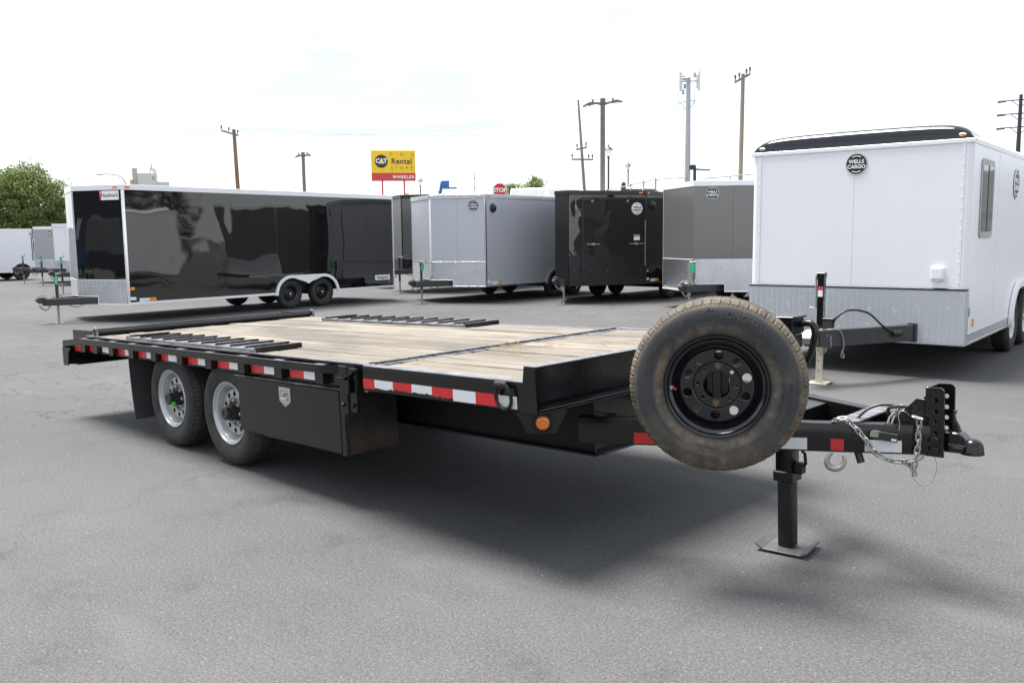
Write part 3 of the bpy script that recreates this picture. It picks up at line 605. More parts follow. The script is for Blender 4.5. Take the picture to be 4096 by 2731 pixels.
c2 = obj('safety_chain', MB().tube([ob_(4.330, .655, -.02), ob_(4.338, .664), ob_(4.348, .660)], .005, 6), 'galvanised', FB)
chain([ob_(4.332, .656), ob_(4.350, .660), ob_(4.353, .621), ob_(4.349, .581), ob_(4.352, .541), ob_(4.345, .506), ob_(4.340, .471), ob_(4.336, .435), ob_(4.329, .390)], c2)
chain([ob_(4.300, .455, -.03), ob_(4.318, .44, .0), ob_(4.332, .42), ob_(4.34, .40)], c2)
chain([(4.22, 1.02, .615), (4.225, 1.03, .64), (4.245, 1.05, .665), (4.255, 1.06, .69), (4.265, 1.08, .70)], c2)
hk = obj('chain_hook', MB().tube([ob_(4.052, .487, 0), ob_(4.055, .462, 0), ob_(4.063, .470, 0), ob_(4.071, .455, 0), ob_(4.069, .435, 0), ob_(4.055, .415, 0), ob_(4.035, .408, 0), ob_(4.013, .415, 0), ob_(4.003, .437, 0), ob_(4.007, .462, 0), ob_(4.022, .484, 0)][2:], [.004, .009, .012, .014, .015, .015, .014, .011, .009], 12, False, True, True), 'cast_gray', FB)
obj('cable_stub', MB().cyl(ob_(4.120, .50, -.03), ob_(4.137, .438, -.01), .017, 14), 'rubber_black', FB)
bx = obj('breakaway_switch', MB().box(-.005, .075, -.012, .006, -.019, .019, .003), 'rubber_black', FB); v_ = on_beam(4.206, .022); bx.matrix_local = Matrix.Translation((v_.x, v_.y, .575)) @ Matrix.Rotation(R(25.1), 4, 'Z') @ Matrix.Rotation(R(9), 4, 'Y')
obj('switch_tab', MB().prism([(-.04, -.012), (.0, -.012), (.0, .018), (-.028, .018), (-.04, .008)], 'xz', -.002, .006), 'cast_gray', bx)
obj('switch_label', MB().box(.048, .070, -.0135, -.0118, -.013, -.004, 0), 'label_white', bx)
obj('breakaway_cable', MB().tube([ob_(4.410, .485, 0), ob_(4.418, .45), ob_(4.416, .415), ob_(4.400, .369), ob_(4.372, .350), ob_(4.345, .365), ob_(4.326, .394)], .0016, 5, False, True, True), 'galvanised', FB)
obj('breakaway_cable', MB().tube([ob_(4.278, .60), ob_(4.280, .63), ob_(4.275, .668), ob_(4.286, .688), ob_(4.303, .684), ob_(4.32, .66, -.02)], .0022, 5, False, True, True), 'galvanised', FB)
obj('wiring_cord', MB().tube([(4.08, .99, .625), (4.12, 1.02, .67), (4.17, 1.05, .69), (4.22, 1.07, .685), (4.25, 1.09, .65), (4.24, 1.11, .62), (4.19, 1.1, .64), (4.21, 1.04, .68), (4.28, 1.05, .69), (4.33, 1.07, .65)], .007, 8, False, True, True), 'rubber_black', FB)
obj('tongue_plate', MB().prism([(4.02, .865), (4.12, .915), (4.12, 1.285), (4.02, 1.335)], 'xy', .621, .629), 'worn_sheen_steel', FB)
obj('tongue_cross_member', MB().box(3.60, 3.75, .70, 1.055, .49, .61, .003).box(3.60, 3.75, 1.145, 1.50, .49, .61, .003), 'black_steel', FB)

# loading ramps lying on the deck
def ramp(y0, y1, xa, xb, label):
    r_ = thing('loading_ramp', label, 'ramp', group='loading ramps on the deck'); r_.matrix_world = TR @ Matrix.Translation((0, 0, .855))
    for y in (y0, y1): obj('side_bar', MB().box(xa, xb, y-.012, y+.012, 0, .024, .003), 'worn_sheen_steel', r_)
    obj('end_bar', MB().box(xb-.03, xb+.01, y0-.011, y1+.011, .001, .034, .003), 'black_steel', r_)
    obj('end_bar', MB().box(xa-.008, xa+.02, y0-.011, y1+.011, .001, .029, .003), 'black_steel', r_)
    obj('ramp_plate', MB().box(xa, xb-.03, y0+.0125, y1-.0125, .004, .021, 0), 'worn_sheen_steel', r_)
    for k in range(10):
        x = xa+.05+(xb-xa-.20)*k/9
        obj('cleat', MB().prism([(x+.0, .0245), (x+.005, .0245), (x+.009, .037), (x+.004, .037)], 'xz', y0-.006, y1+.006), 'black_steel', r_); obj('cleat_base', MB().box(x-.026, x-.001, y0-.006, y1+.006, .0245, .028, .001), 'worn_sheen_steel', r_)
    return r_
ramp(-.02, .31, -1.60, .47, 'black steel ladder ramp lying on the deck on the toolbox side')
ramp(1.86, 2.22, -1.55, .50, 'black steel ladder ramp lying along the deck edge opposite the toolbox')
# wisps of straw
b = MB()
for cx, cy, k in ((1.86, .95, 34), (2.05, 1.20, 26), (2.4, 1.75, 16), (2.2, .72, 16), (1.9, .18, 8), (2.35, 1.32, 10)):
    for _ in range(k):
        x, y, a_ = cx+random.gauss(0, .05), cy+random.gauss(0, .07), random.uniform(0, 6.3); l_ = random.uniform(.02, .07); z = random.uniform(.0, .016)
        b.tube([(x, y, z), (x+l_*math.cos(a_), y+l_*math.sin(a_), z+random.uniform(0, .01))], .0011, 3)
st_ = obj('straw', b, 'straw', None, kind='stuff'); st_.matrix_world = TR @ Matrix.Translation((0, 0, .8535)); tag(st_, 'wisps of dry straw scattered on the front deck planks', 'straw')
#PART2
# ------------------------------------------------------------------ enclosed cargo trailers
TY_S = tyre_mesh(.345, .20, .195, 40)
TY_B = tyre_mesh(.40, .22, .222, 40)
def simple_wheel(par, x, y, z, big=False, mt='black_rim', side=1, yaw_=0):
    """wheel whose axle lies along local x; side=+1 faces +x"""
    s = 1.14 if big else 1.0
    wh = link('wheel', TY_B if big else TY_S, 'tyre_rubber', par, (x, y, z), (0, 0, R(90) if side > 0 else R(-90)))
    k = .222/.195 if big else 1
    obj('rim', MB().lathe([(.196*k, .03), (.190*k, .018), (.183*k, .03), (.165*k, .04), (.155*k, .075), (.14*k, .07), (.125*k, .055), (.075*k, .06), (.07*k, .072), (.045*k, .072), (.042*k, .03), (.03*k, .02), (0, .02)], 28), mt, wh)
    hb = obj('hub_cap', MB().lathe([(0, .012), (.022, .012), (.03, .02), (.03, .05)], 16), 'stainless', wh)
    for q in range(6):
        a_ = R(60*q); obj('lug_nut', MB().lathe([(0, .05), (.009, .052), (.011, .07)], 6, Matrix.Translation((.060*k*math.sin(a_), 0, .060*k*math.cos(a_)))), 'nut_steel', wh)
    for q in range(8):
        a_ = R(45*q+20); obj('rim_vent', MB().lathe([(0, .0), (.013*k, .0), (.013*k, .006)], 10, Matrix.Translation((.108*k*math.sin(a_), .053, .108*k*math.cos(a_)))), 'dark_underside', wh)
    return wh
def badge(par, o, xdir, r_=.13, light=False):
    bd = decal('badge', MB().lathe([(0, -.006), (r_*.94, -.006), (r_, -.002), (r_, .004)], 36, Matrix.Rotation(R(-90), 4, 'X')).mesh('badge'), 'sign_white' if light else 'rubber_black', par, o, xdir)
    ink = 'rubber_black' if light else 'sign_white'
    lt_ = link('lettering', text_mesh('WELLS\nCARGO', r_*.46, .001, r_*.014), ink, bd, (0, -r_*.02, .0085))
    b_ = MB(); n_ = 40
    b_.tube([(r_*.95*math.cos(2*math.pi*q/n_), r_*.95*math.sin(2*math.pi*q/n_), .006) for q in range(n_)], r_*.035, 5, True); obj('rim_ring', b_, ink if not light else 'trim_alu', bd)
    for s in (-1, 1): obj('arc_lettering', MB().tube([(r_*.72*math.sin(R(t)), s*r_*.72*math.cos(R(t)), .0075) for t in range(-32, 33, 8)], r_*.04, 5), ink, bd)
    return bd
def bg_jack(par, x, y, z0, ztop, m='charcoal_paint', leg='galvanised', tagc='label_green', crank=True):
    j = obj('tongue_jack', MB().cyl((x, y, z0+.36), (x, y, ztop), .031, 14).cyl((x, y, ztop-.10), (x, y, ztop), .036, 14), m, par)
    obj('jack_leg', MB().cyl((x, y, z0+.01), (x, y, z0+.37), .024, 12), leg, j)
    obj('jack_foot', MB().box(x-.09, x+.09, y-.07, y+.07, z0, z0+.012, .003), leg, j)
    if crank: obj('jack_handle', MB().tube([(x, y, ztop), (x, y, ztop+.02), (x+.16, y+.02, ztop+.03), (x+.16, y+.02, ztop+.09)], .012, 8), leg, j)
    if tagc: obj('jack_tag', MB().prism([(0, -.16), (.11, -.18), (.13, -.01), (.03, .0)], 'xz', 0, .003, Matrix.Translation((x+.02, y-.04, ztop-.01))), tagc, j)
    return j
def tongue(par, V, zb, reach, jack=None, m='charcoal_paint', jm='charcoal_paint', leg='galvanised', top=None, tagc='label_green', hw=.55, y_start=None):
    """A-frame hitch: two beams meeting at a coupler reach metres before the nose"""
    yt = -V-reach; ys = y_start if y_start is not None else -V*.15+.1; zt = zb+.14; z0 = zb+.0
    for s in (-1, 1):
        p, q = Vector((s*hw, ys, 0)), Vector((s*.045, yt+.16, 0)); d_ = q-p; mt = Matrix.Translation(p) @ Matrix.Rotation(math.atan2(d_.y, d_.x), 4, 'Z')
        obj('tongue_beam', MB().box(0, d_.length, -.03, .03, z0, zt, .005, mt), m, par)
    cp_ = obj('coupler', MB().prism([(yt, zt-.03), (yt+.02, zt+.02), (yt+.10, zt+.035), (yt+.22, zt+.01), (yt+.22, z0+.03), (yt+.06, z0+.05)], 'yz', -.05, .05, None, .006), 'cast_gray' if tagc is None else m, par)
    obj('coupler_latch', MB().tube([(0, yt+.08, zt+.03), (0, yt+.02, zt+.06), (0, yt+.10, zt+.075), (0, yt+.2, zt+.05)], .010, 6), 'galvanised', cp_)
    jy = yt+.42 if jack is None else jack
    bg_jack(par, 0, jy, 0, (zt+.46) if top is None else top, jm, leg, tagc)
    b_ = MB(); ch = obj('safety_chain', MB().cyl((.06, yt+.25, z0+.05), (.09, yt+.25, z0+.05), .012, 8), 'galvanised', par)
    chain([(.075, yt+.24, z0+.06), (.085, yt+.22, z0-.02), (.08, yt+.16, z0-.08), (.06, yt+.10, z0-.06), (.05, yt+.05, z0+.0), (.06, yt+.03, z0+.05)], ch, 1.5)
    obj('brake_cable', MB().tube([(.03, yt+.3, zt+.02), (.10, yt+.45, zt+.05), (.13, yt+.6, z0-.02), (.12, yt+.75, z0-.06), (.16, yt+.95, z0+.02)], .008, 6), 'rubber_black', par)
def cargo_trailer(name, label, loc, yawd, W, Ln, V, zb, zt, skin_m, trim_m='trim_alu', guard=('plate_alu', 'plate_alu'), gh=.55, wheels=(), tr=1.0, corner_m='bright_alu', axles=True, lower=None,
                  reach=.9, group='enclosed trailers parked in rows', nose_cut=True, fender='trim_white', detail=True, jack=None, tagc='label_green', roof='roof_gray', nose_m=None, jm='charcoal_paint', leg='galvanised', jtop=None, cat='cargo trailer', tip_m=None, fl=0.0):
    T = thing(name, label, cat, (loc[0], loc[1], 0), R(yawd), group); H = W/2; nose_m = nose_m or skin_m
    ins = .02
    # inner shell
    sh = [(-H+ins, ins), (-fl, -V+ins*1.3), (fl, -V+ins*1.3), (H-ins, ins), (H-ins, Ln-ins), (-H+ins, Ln-ins)] if fl else [(-H+ins, ins), (0, -V+ins*1.3), (H-ins, ins), (H-ins, Ln-ins), (-H+ins, Ln-ins)]
    zA = .345+.47 if wheels else zb+.055; ww = .34 if wheels else 0
    b_ = MB().prism(sh, 'xy', zA+.02, zt-.03)
    if wheels: b_.prism([(-H+ww, .3), (0, -V+.06+fl*.0), (H-ww, .3), (H-ww, Ln-ins), (-H+ww, Ln-ins)], 'xy', zb+.03, zA+.0195)
    obj('shell', b_, 'charcoal_paint', T)
    R0, R1 = .47, .40; ya, yb = (min(wheels), max(wheels)) if wheels else (0, 0)
    wy0, wy1 = ya-R0-.12, yb+R0+.12
    rf = [(x*.997, y+.004 if y < Ln/2 else y) for x, y in sh]
    r_ = obj('roof', MB().prism([(x*1.0, y) for x, y in rf], 'xy', zt-.0295, zt+.012), roof, T)
    th = .012; za, zc = zb+.055, zt-.085
    # side panels
    k = max(1, round(Ln/1.22)); pw = (Ln-.10)/k
    for s in (-1, 1):
        for i in range(k):
            y0_, y1_ = .05+i*pw, .05+(i+1)*pw-.003
            xa = s*(H-ins); xb_ = s*(H-ins+th+(.0015 if i % 2 else 0))
            ye = y1_+.02 if i < k-1 and not i % 2 else y1_; b_ = MB(); X0, X1 = min(xa, xb_), max(xa, xb_)
            if not wheels or ye < wy0 or y0_ > wy1: b_.box(X0, X1, y0_, ye, za, zc, 0)
            else:
                b_.box(X0, X1, y0_, ye, zA+.02, zc, 0)
                if y0_ < wy0: b_.box(X0, X1, y0_, wy0, za, zA+.02, 0)
                if ye > wy1: b_.box(X0, X1, wy1, ye, za, zA+.02, 0)
            o_ = obj('side_panel', b_, skin_m, T)
        if wheels:
            arch = [(yb+(R1+.03)*math.cos(R(t)), .345+(R1+.03)*math.sin(R(t))) for t in range(0, 91, 10)]+[(ya+(R1+.03)*math.cos(R(t)), .345+(R1+.03)*math.sin(R(t))) for t in range(90, 181, 10)]
            arch = [(y_, max(z_, za)) for y_, z_ in arch]
            me = plate_mesh('arch_panel', [(wy1, zA+.0195), (wy0, zA+.0195), (wy0, za)]+arch[::-1]+[(wy1, za)], [], th); f_ = link('arch_panel', me, skin_m, T); f_.matrix_local = Matrix(((0, 0, 1, s*(H-ins+th/2)), (1, 0, 0, 0), (0, 1, 0, 0), (0, 0, 0, 1)))
        if detail and s > 0:
            b_ = MB()
            for i in range(1, k):
                for q in range(15): b_.lathe([(0, .006), (.008, .003), (.010, 0)], 6, Matrix.Translation((s*(H-ins+th+.001), .045+i*pw, za+.06+(zc-za-.12)*q/14)) @ Matrix.Rotation(R(-90*s), 4, 'Z'))
            obj('rivet_row', b_, 'hub_steel' if 'black' in skin_m else 'trim_alu', T)
        obj('top_rail', MB().box(min(s*(H-ins-.01), s*(H+.004)), max(s*(H-ins-.01), s*(H+.004)), -.0, Ln, zt-.085, zt+.02, .004), trim_m, T)
        for u0, u1 in (((.0, ya-R0), (yb+R0, Ln)) if wheels else ((.0, Ln),)): obj('bottom_rail', MB().box(min(s*(H-ins-.01), s*(H+.004)), max(s*(H-ins-.01), s*(H+.004)), u0, u1, zb, zb+.055, .004), trim_m, T)
        for y_ in (.0, Ln): obj('corner_trim', MB().box(min(s*(H-.05), s*(H+.006)), max(s*(H-.05), s*(H+.006)), y_-.012 if y_ else -.012, y_+.05 if not y_ else y_+.01, zb+.0555, zt-.0855, .006), corner_m if not y_ else trim_m, T)
    obj('rear_door', MB().box(-H+.06, H-.06, Ln-ins, Ln+.012, zb+.05, zt-.12, .003), skin_m, T)
    obj('rear_frame', MB().box(-H+.0, H-.0, Ln-.018, Ln+.006, zt-.115, zt+.018, .003).box(-H, H, Ln-.018, Ln+.006, zb-.06, zb+.049, .003), trim_m, T)
    # nose panels
    for s in (-1, 1):
        p, q = (Vector((s*fl, -V, 0)), Vector((s*(H-.0), 0, 0))); d_ = q-p; ln_ = d_.length; ang = math.atan2(d_.y, d_.x)
        mt = Matrix.Translation(p) @ Matrix.Rotation(ang, 4, 'Z'); o_ = -1 if s > 0 else 1        # outward side in local y
        yo, yi = (-.004, .012) if s > 0 else (-.012, .004)
        half = ln_*.5
        for u0, u1 in ((.012, half-.0015), (half+.0015, ln_-.02)): obj('nose_panel', MB().box(u0, u1, yo, yi, zb+gh+.012, zt-.088, 0, mt), nose_m, T)
        gm = guard[0] if s > 0 else guard[1]
        if gm:
            cut = .40*ln_ if nose_cut else 0
            yo2, yi2 = (-.009, .010) if s > 0 else (-.010, .009)
            b_ = MB().box(.012, ln_-.02, yo2, yi2, zb+.185, zb+gh, 0, mt)
            if cut: b_.box(cut, ln_-.02, yo2, yi2, zb+.03, zb+.184, 0, mt)
            else: b_.box(.012, ln_-.02, yo2, yi2, zb+.03, zb+.184, 0, mt)
            obj('stone_guard', b_, gm, T)
            yo3, yi3 = (-.014, .008) if s > 0 else (-.008, .014)
            b_ = MB().box(.01, ln_-.01, yo3, yi3, zb+gh+.0005, zb+gh+.014, .002, mt).box(max(cut, .01), ln_-.01, yo3, yi3, zb+.0, zb+.0295, .002, mt)
            if cut: b_.box(.01, cut, yo3, yi3, zb+.165, zb+.1845, .002, mt).box(cut, cut+.018, yo3, yi3, zb+.03, zb+.1645, .002, mt)
            obj('guard_trim', b_, trim_m, T)
            if detail and s > 0:
                b_ = MB()
                for q_ in range(5): b_.lathe([(0, .006), (.008, .003), (.010, 0)], 6, mt @ Matrix.Translation((.15+q_*(ln_-.3)/4, -.010, zb+.36)) @ Matrix.Rotation(R(180), 4, 'Z'))
                obj('rivet_row', b_, 'trim_alu', T)
        yo4, yi4 = (-.018, .02) if s > 0 else (-.02, .018)
        obj('top_rail', MB().box(-.0, ln_+.006, yo4, yi4, zt-.0855, zt+.0205, .004, mt), trim_m, T)
    if fl: obj('nose_panel', MB().box(-fl, fl, -V-.006, -V+.012, zb+.02, zt-.09, .002), tip_m or nose_m, T); obj('top_rail', MB().box(-fl, fl, -V-.018, -V+.02, zt-.0858, zt+.0208, .004), trim_m, T)
    else: obj('nose_trim', MB().prism([(-.055, -V+.032), (0, -V-.016), (.055, -V+.032)], 'xy', zb+gh*.34+.05, zt-.088), tip_m or corner_m, T)
    tongue(T, V, zb+.02, reach, jack, tagc=tagc, jm=jm, leg=leg, top=jtop)
    if detail:
        for s, x_, y_ in ((1, H, .12), (1, H-.09, -.07)):
            if s > 0 and x_ == H: obj('marker_light', MB().box(H+.0045, H+.016, .06, .16, zt-.05, zt-.015, .003), 'amber_lens', T)
        mt = Matrix.Translation((fl, -V, 0)) @ Matrix.Rotation(math.atan2(V, H-fl), 4, 'Z'); ln_ = math.hypot(V, H-fl)
        obj('marker_light', MB().box(ln_-.20, ln_-.10, -.030, -.0185, zt-.05, zt-.015, .003, mt), 'amber_lens', T)
        obj('reflector', MB().box(H-.007, H+.0, .06, .15, zb+.30, zb+.36, .002), 'label_orange', T)
        vt = obj('side_vent', MB().lathe([(0, .075), (.05, .068), (.09, .045), (.115, 0)], 20, Matrix.Translation((H-ins+th+.002, .30, zt-.32)) @ Matrix.Rotation(R(-90), 4, 'Z')), 'rubber_black', T)
        obj('tyre_label', MB().box(H-.007, H+.0005, .05, .17, zb+.10, zb+.16, 0), 'label_white', T); obj('tyre_label', MB().box(H-.007, H+.0005, .24, .46, zb+.06, zb+.13, 0), 'label_white', T)
        obj('warning_label', MB().box(H-.007, H+.0005, .47, .60, zb+.065, zb+.13, 0), 'label_orange', T)
    # running gear
    for y_ in wheels:
        for s in (-1, 1): simple_wheel(T, s*(H-.035), y_, .345, side=s)
        obj('axle', MB().cyl((-H+.15, y_, .33), (H-.15, y_, .33), .05), 'dark_underside', T)
    if wheels:
        ya, yb = min(wheels), max(wheels); R0, R1 = .47, .40
        for s in (-1, 1):
            oy = [(ya-R0*1.05, zb-.01)]
            for t in range(175, 89, -8): oy.append((ya+R0*math.cos(R(t)), .345+R0*.95*math.sin(R(t))))
            for t in range(90, 4, -8): oy.append((yb+R0*math.cos(R(t)), .345+R0*.95*math.sin(R(t))))
            oy.append((yb+R0*1.05, zb-.01)); mid = (ya+yb)/2
            inn = [(yb+R1, zb-.01)]+[(yb+R1*math.cos(R(t)), .345+R1*.95*math.sin(R(t))) for t in range(5, 118, 8)]
            if yb > ya: inn += [(mid+.12, .345+R1*.72), (mid, .345+R1*.58), (mid-.12, .345+R1*.72)]
            inn += [(ya+R1*math.cos(R(t)), .345+R1*.95*math.sin(R(t))) for t in range(62, 176, 8)]+[(ya-R1, zb-.01)]
            x0_ = s*(H-ins+th+.003)
            me = plate_mesh('fender', oy+inn, [], .03); f_ = link('fender', me, fender, T); f_.matrix_local = Matrix(((0, 0, 1, s*(H+.012)), (1, 0, 0, 0), (0, 1, 0, 0), (0, 0, 0, 1)))
            pass
    return T

BT = cargo_trailer('cargo_trailer', 'long glossy black enclosed trailer with white trim, white double fender and two black wheels', (-12.06-1.174, 4.32-.113), 5.5, 2.36, 7.35, .42, .345, 2.72, 'skin_black', 'trim_white', gh=.50,
                   wheels=(4.02, 4.98), reach=.85, corner_m='bright_alu')
hm = decal('maker_plate', MB().box(-.23, .23, -.09, .09, -.003, .003, 0).mesh('maker_plate'), 'sign_white', BT, (.90, -.112, 2.53), (1.18, .42, 0))
link('lettering', text_mesh('Haulmark', .105, .001, .001), 'sign_dark', hm, (.01, 0, .004)); obj('red_edge', MB().prism([(-.232, -.09), (-.205, -.09), (-.185, .09), (-.21, .09)], 'xy', .003, .005), 'sign_red', hm)
pp = plaque('maker_plate', .52, .13, 'sign_white', BT, (1.1765, 6.93, .62), (0, 1, 0)); link('lettering', text_mesh('Passport', .115, .001, .002), 'sign_dark', pp, (0, 0, .005))
obj('clearance_lamp', MB().box(1.173, 1.19, 7.13, 7.20, .46, .54, .003), 'red_lens', BT)
obj('step_bumper', MB().box(.6, 1.0, 7.37, 7.55, .28, .31, .003), 'galvanised', BT)
for yy in (3.2, 3.7): pass

GT = cargo_trailer('cargo_trailer', 'silver gray v-nose enclosed trailer with diamond plate nose between the black trailers', (-9.87-1.292, 12.2-.09), 4, 2.59, 5.2, .62, .40, 2.66, 'skin_silver', 'trim_alu', guard=('plate_alu', 'plate_ribbed'), gh=.62, wheels=(2.9, 3.8), reach=.75, fender='trim_alu')
badge(GT, (1.03, -.135, 2.40), (1.295, .62, 0), .14)
KT = cargo_trailer('cargo_trailer', 'black enclosed trailer with a hinged ramp door in its slanted nose', (-8.32, 14.91), 3, 2.5, 5.0, 1.75, .43, 2.69, 'skin_black_satin', 'trim_black', guard=('plate_black', 'plate_black'), gh=.72, wheels=(1.3, 2.2), reach=.35,
                   fender='trim_black', corner_m='trim_black', nose_m='skin_black_wavy', nose_cut=False, tagc='label_green', jm='galvanised', jtop=1.28, fl=.2, tip_m='trim_black')
mt = Matrix.Translation((.2, -1.75, 0)) @ Matrix.Rotation(math.atan2(1.75, 1.05), 4, 'Z'); DL = math.hypot(1.75, 1.05)
dr = obj('ramp_door', MB().box(.34, .385, -.020, .004, .47, 2.55, .002, mt).box(DL-.05, DL-.005, -.020, .004, .47, 2.55, .002, mt).box(.3855, DL-.0505, -.020, .004, 2.505, 2.55, .002, mt), 'trim_black', KT)
for z in (.85, 1.95): obj('door_hinge', MB().box(.30, .40, -.034, -.0205, z-.07, z+.07, .004, mt).cyl(mt @ Vector((.335, -.04, z-.08)), mt @ Vector((.335, -.04, z+.08)), .014), 'rubber_black', dr)
for u in (.62, 1.55): obj('door_light', MB().lathe([(0, -.03), (.02, -.026), (.028, -.005), (.035, 0)], 14, mt @ Matrix.Translation((u, -.005, 2.46))), 'galvanised', dr)
for u0, u1 in ((.46, .80), (1.58, 1.97)): obj('bar_lock', MB().tube([mt @ Vector((u0, -.035, 1.43)), mt @ Vector((u1, -.035, 1.43))], .012, 8).box((u0+u1)/2-.04, (u0+u1)/2+.04, -.05, -.006, 1.40, 1.46, .004, mt), 'galvanised', dr)
obj('lock_rod', MB().tube([mt @ Vector((DL-.03, -.04, .9)), mt @ Vector((DL-.03, -.04, 2.0))], .011, 8), 'galvanised', dr)
badge(KT, mt @ Vector((1.80, -.006, 2.28)), mt.to_3x3() @ Vector((1, 0, 0)), .15, True)
o_ = plaque('warning_label', .16, .13, 'sign_white', KT, mt @ Vector((1.80, -.006, 1.58)), mt.to_3x3() @ Vector((1, 0, 0))); plaque('label_band', .16, .03, 'sign_red', o_, (0, .04, .002), (1, 0, 0)).matrix_local = Matrix.Translation((0, .04, .002))
DT = cargo_trailer('cargo_trailer', 'charcoal v-nose enclosed trailer with bright diamond plate next to the big white trailer', (-4.53, 13.99), 4, 2.59, 5.0, .95, .42, 2.72, 'skin_charcoal', 'trim_white', guard=('plate_alu', 'plate_ribbed'), gh=.68, wheels=(2.8, 3.7), reach=.6, fender='trim_alu', jm='galvanised', tip_m='skin_charcoal')
badge(DT, (.30, -.745, 2.48), (1.295, .95, 0), .14)
ET = cargo_trailer('cargo_trailer', 'black enclosed trailer mostly hidden behind the silver gray trailer', (-14.93, 14.25), 4, 2.5, 5.0, .60, .55, 2.88, 'skin_black_satin', 'trim_black', guard=('plate_black', 'plate_black'), gh=.45, reach=.55, corner_m='trim_black', nose_m='skin_charcoal', tip_m='trim_black', jtop=1.05, tagc=None, jm='trim_black')
obj('awning_pole', MB().cyl((-.55, -.55, .9), (-.55, -.55, 2.35), .018), 'trim_alu', ET)
HT = cargo_trailer('cargo_trailer', 'black enclosed trailer standing past the nose of the long black trailer', (-23.78, 8.05), 5.5, 2.3, 4.8, .55, .52, 2.47, 'skin_black_satin', 'trim_white', gh=.42, wheels=(2.6,), reach=.8, detail=False, corner_m='trim_alu')
WT = cargo_trailer('cargo_trailer', 'small white v-nose enclosed trailer standing before the tree', (-29.85, 9.5), 5.5, 2.1, 4.2, .5, .48, 2.28, 'skin_white', 'trim_white', gh=.46, wheels=(2.4,), reach=.9, detail=False, corner_m='trim_alu')
badge(WT, (.86, -.10, 2.02), (1.05, .5, 0), .12)
ST = cargo_trailer('cargo_trailer', 'small light gray v-nose enclosed trailer standing before the tree', (-32.7, 9.75), 5.5, 2.1, 4.2, .5, .47, 2.22, 'skin_gray', 'trim_white', gh=.46, wheels=(2.4,), reach=.9, detail=False, corner_m='trim_alu')
badge(ST, (.70, -.17, 1.98), (1.05, .5, 0), .12)
# white trailer seen from its side at the far left, nose turned away
LT = cargo_trailer('cargo_trailer', 'white enclosed trailer standing side on with one white fender and silver wheel', (-37.25, 4.2), 3, 2.0, 6.2, .4, .34, 2.2, 'skin_white', 'trim_white', gh=.5, wheels=(5.7,), reach=.8, detail=False, corner_m='trim_alu')
obj('marker_light', MB().box(1.004, 1.02, 6.05, 6.15, 1.98, 2.02, .003), 'amber_lens', LT)
# row going on to the right, outside the picture but mirrored in the glossy black side
for i, (x, y, sk, lab) in enumerate(((5.6, 11.5, 'skin_white', 'white v-nose enclosed trailer beyond the big white trailer'), (9.0, 12.5, 'skin_black_satin', 'black v-nose enclosed trailer beyond the big white trailer'), (12.6, 13.2, 'skin_gray', 'gray v-nose enclosed trailer beyond the big white trailer'), (16.4, 13.8, 'skin_white', 'white v-nose enclosed trailer at the end of the row'))):
    cargo_trailer('cargo_trailer', lab, (x, y), 4, 2.44, 6, .6, .4, 2.7, sk, 'trim_white', wheels=(3.2, 4.1), reach=.8, detail=False)

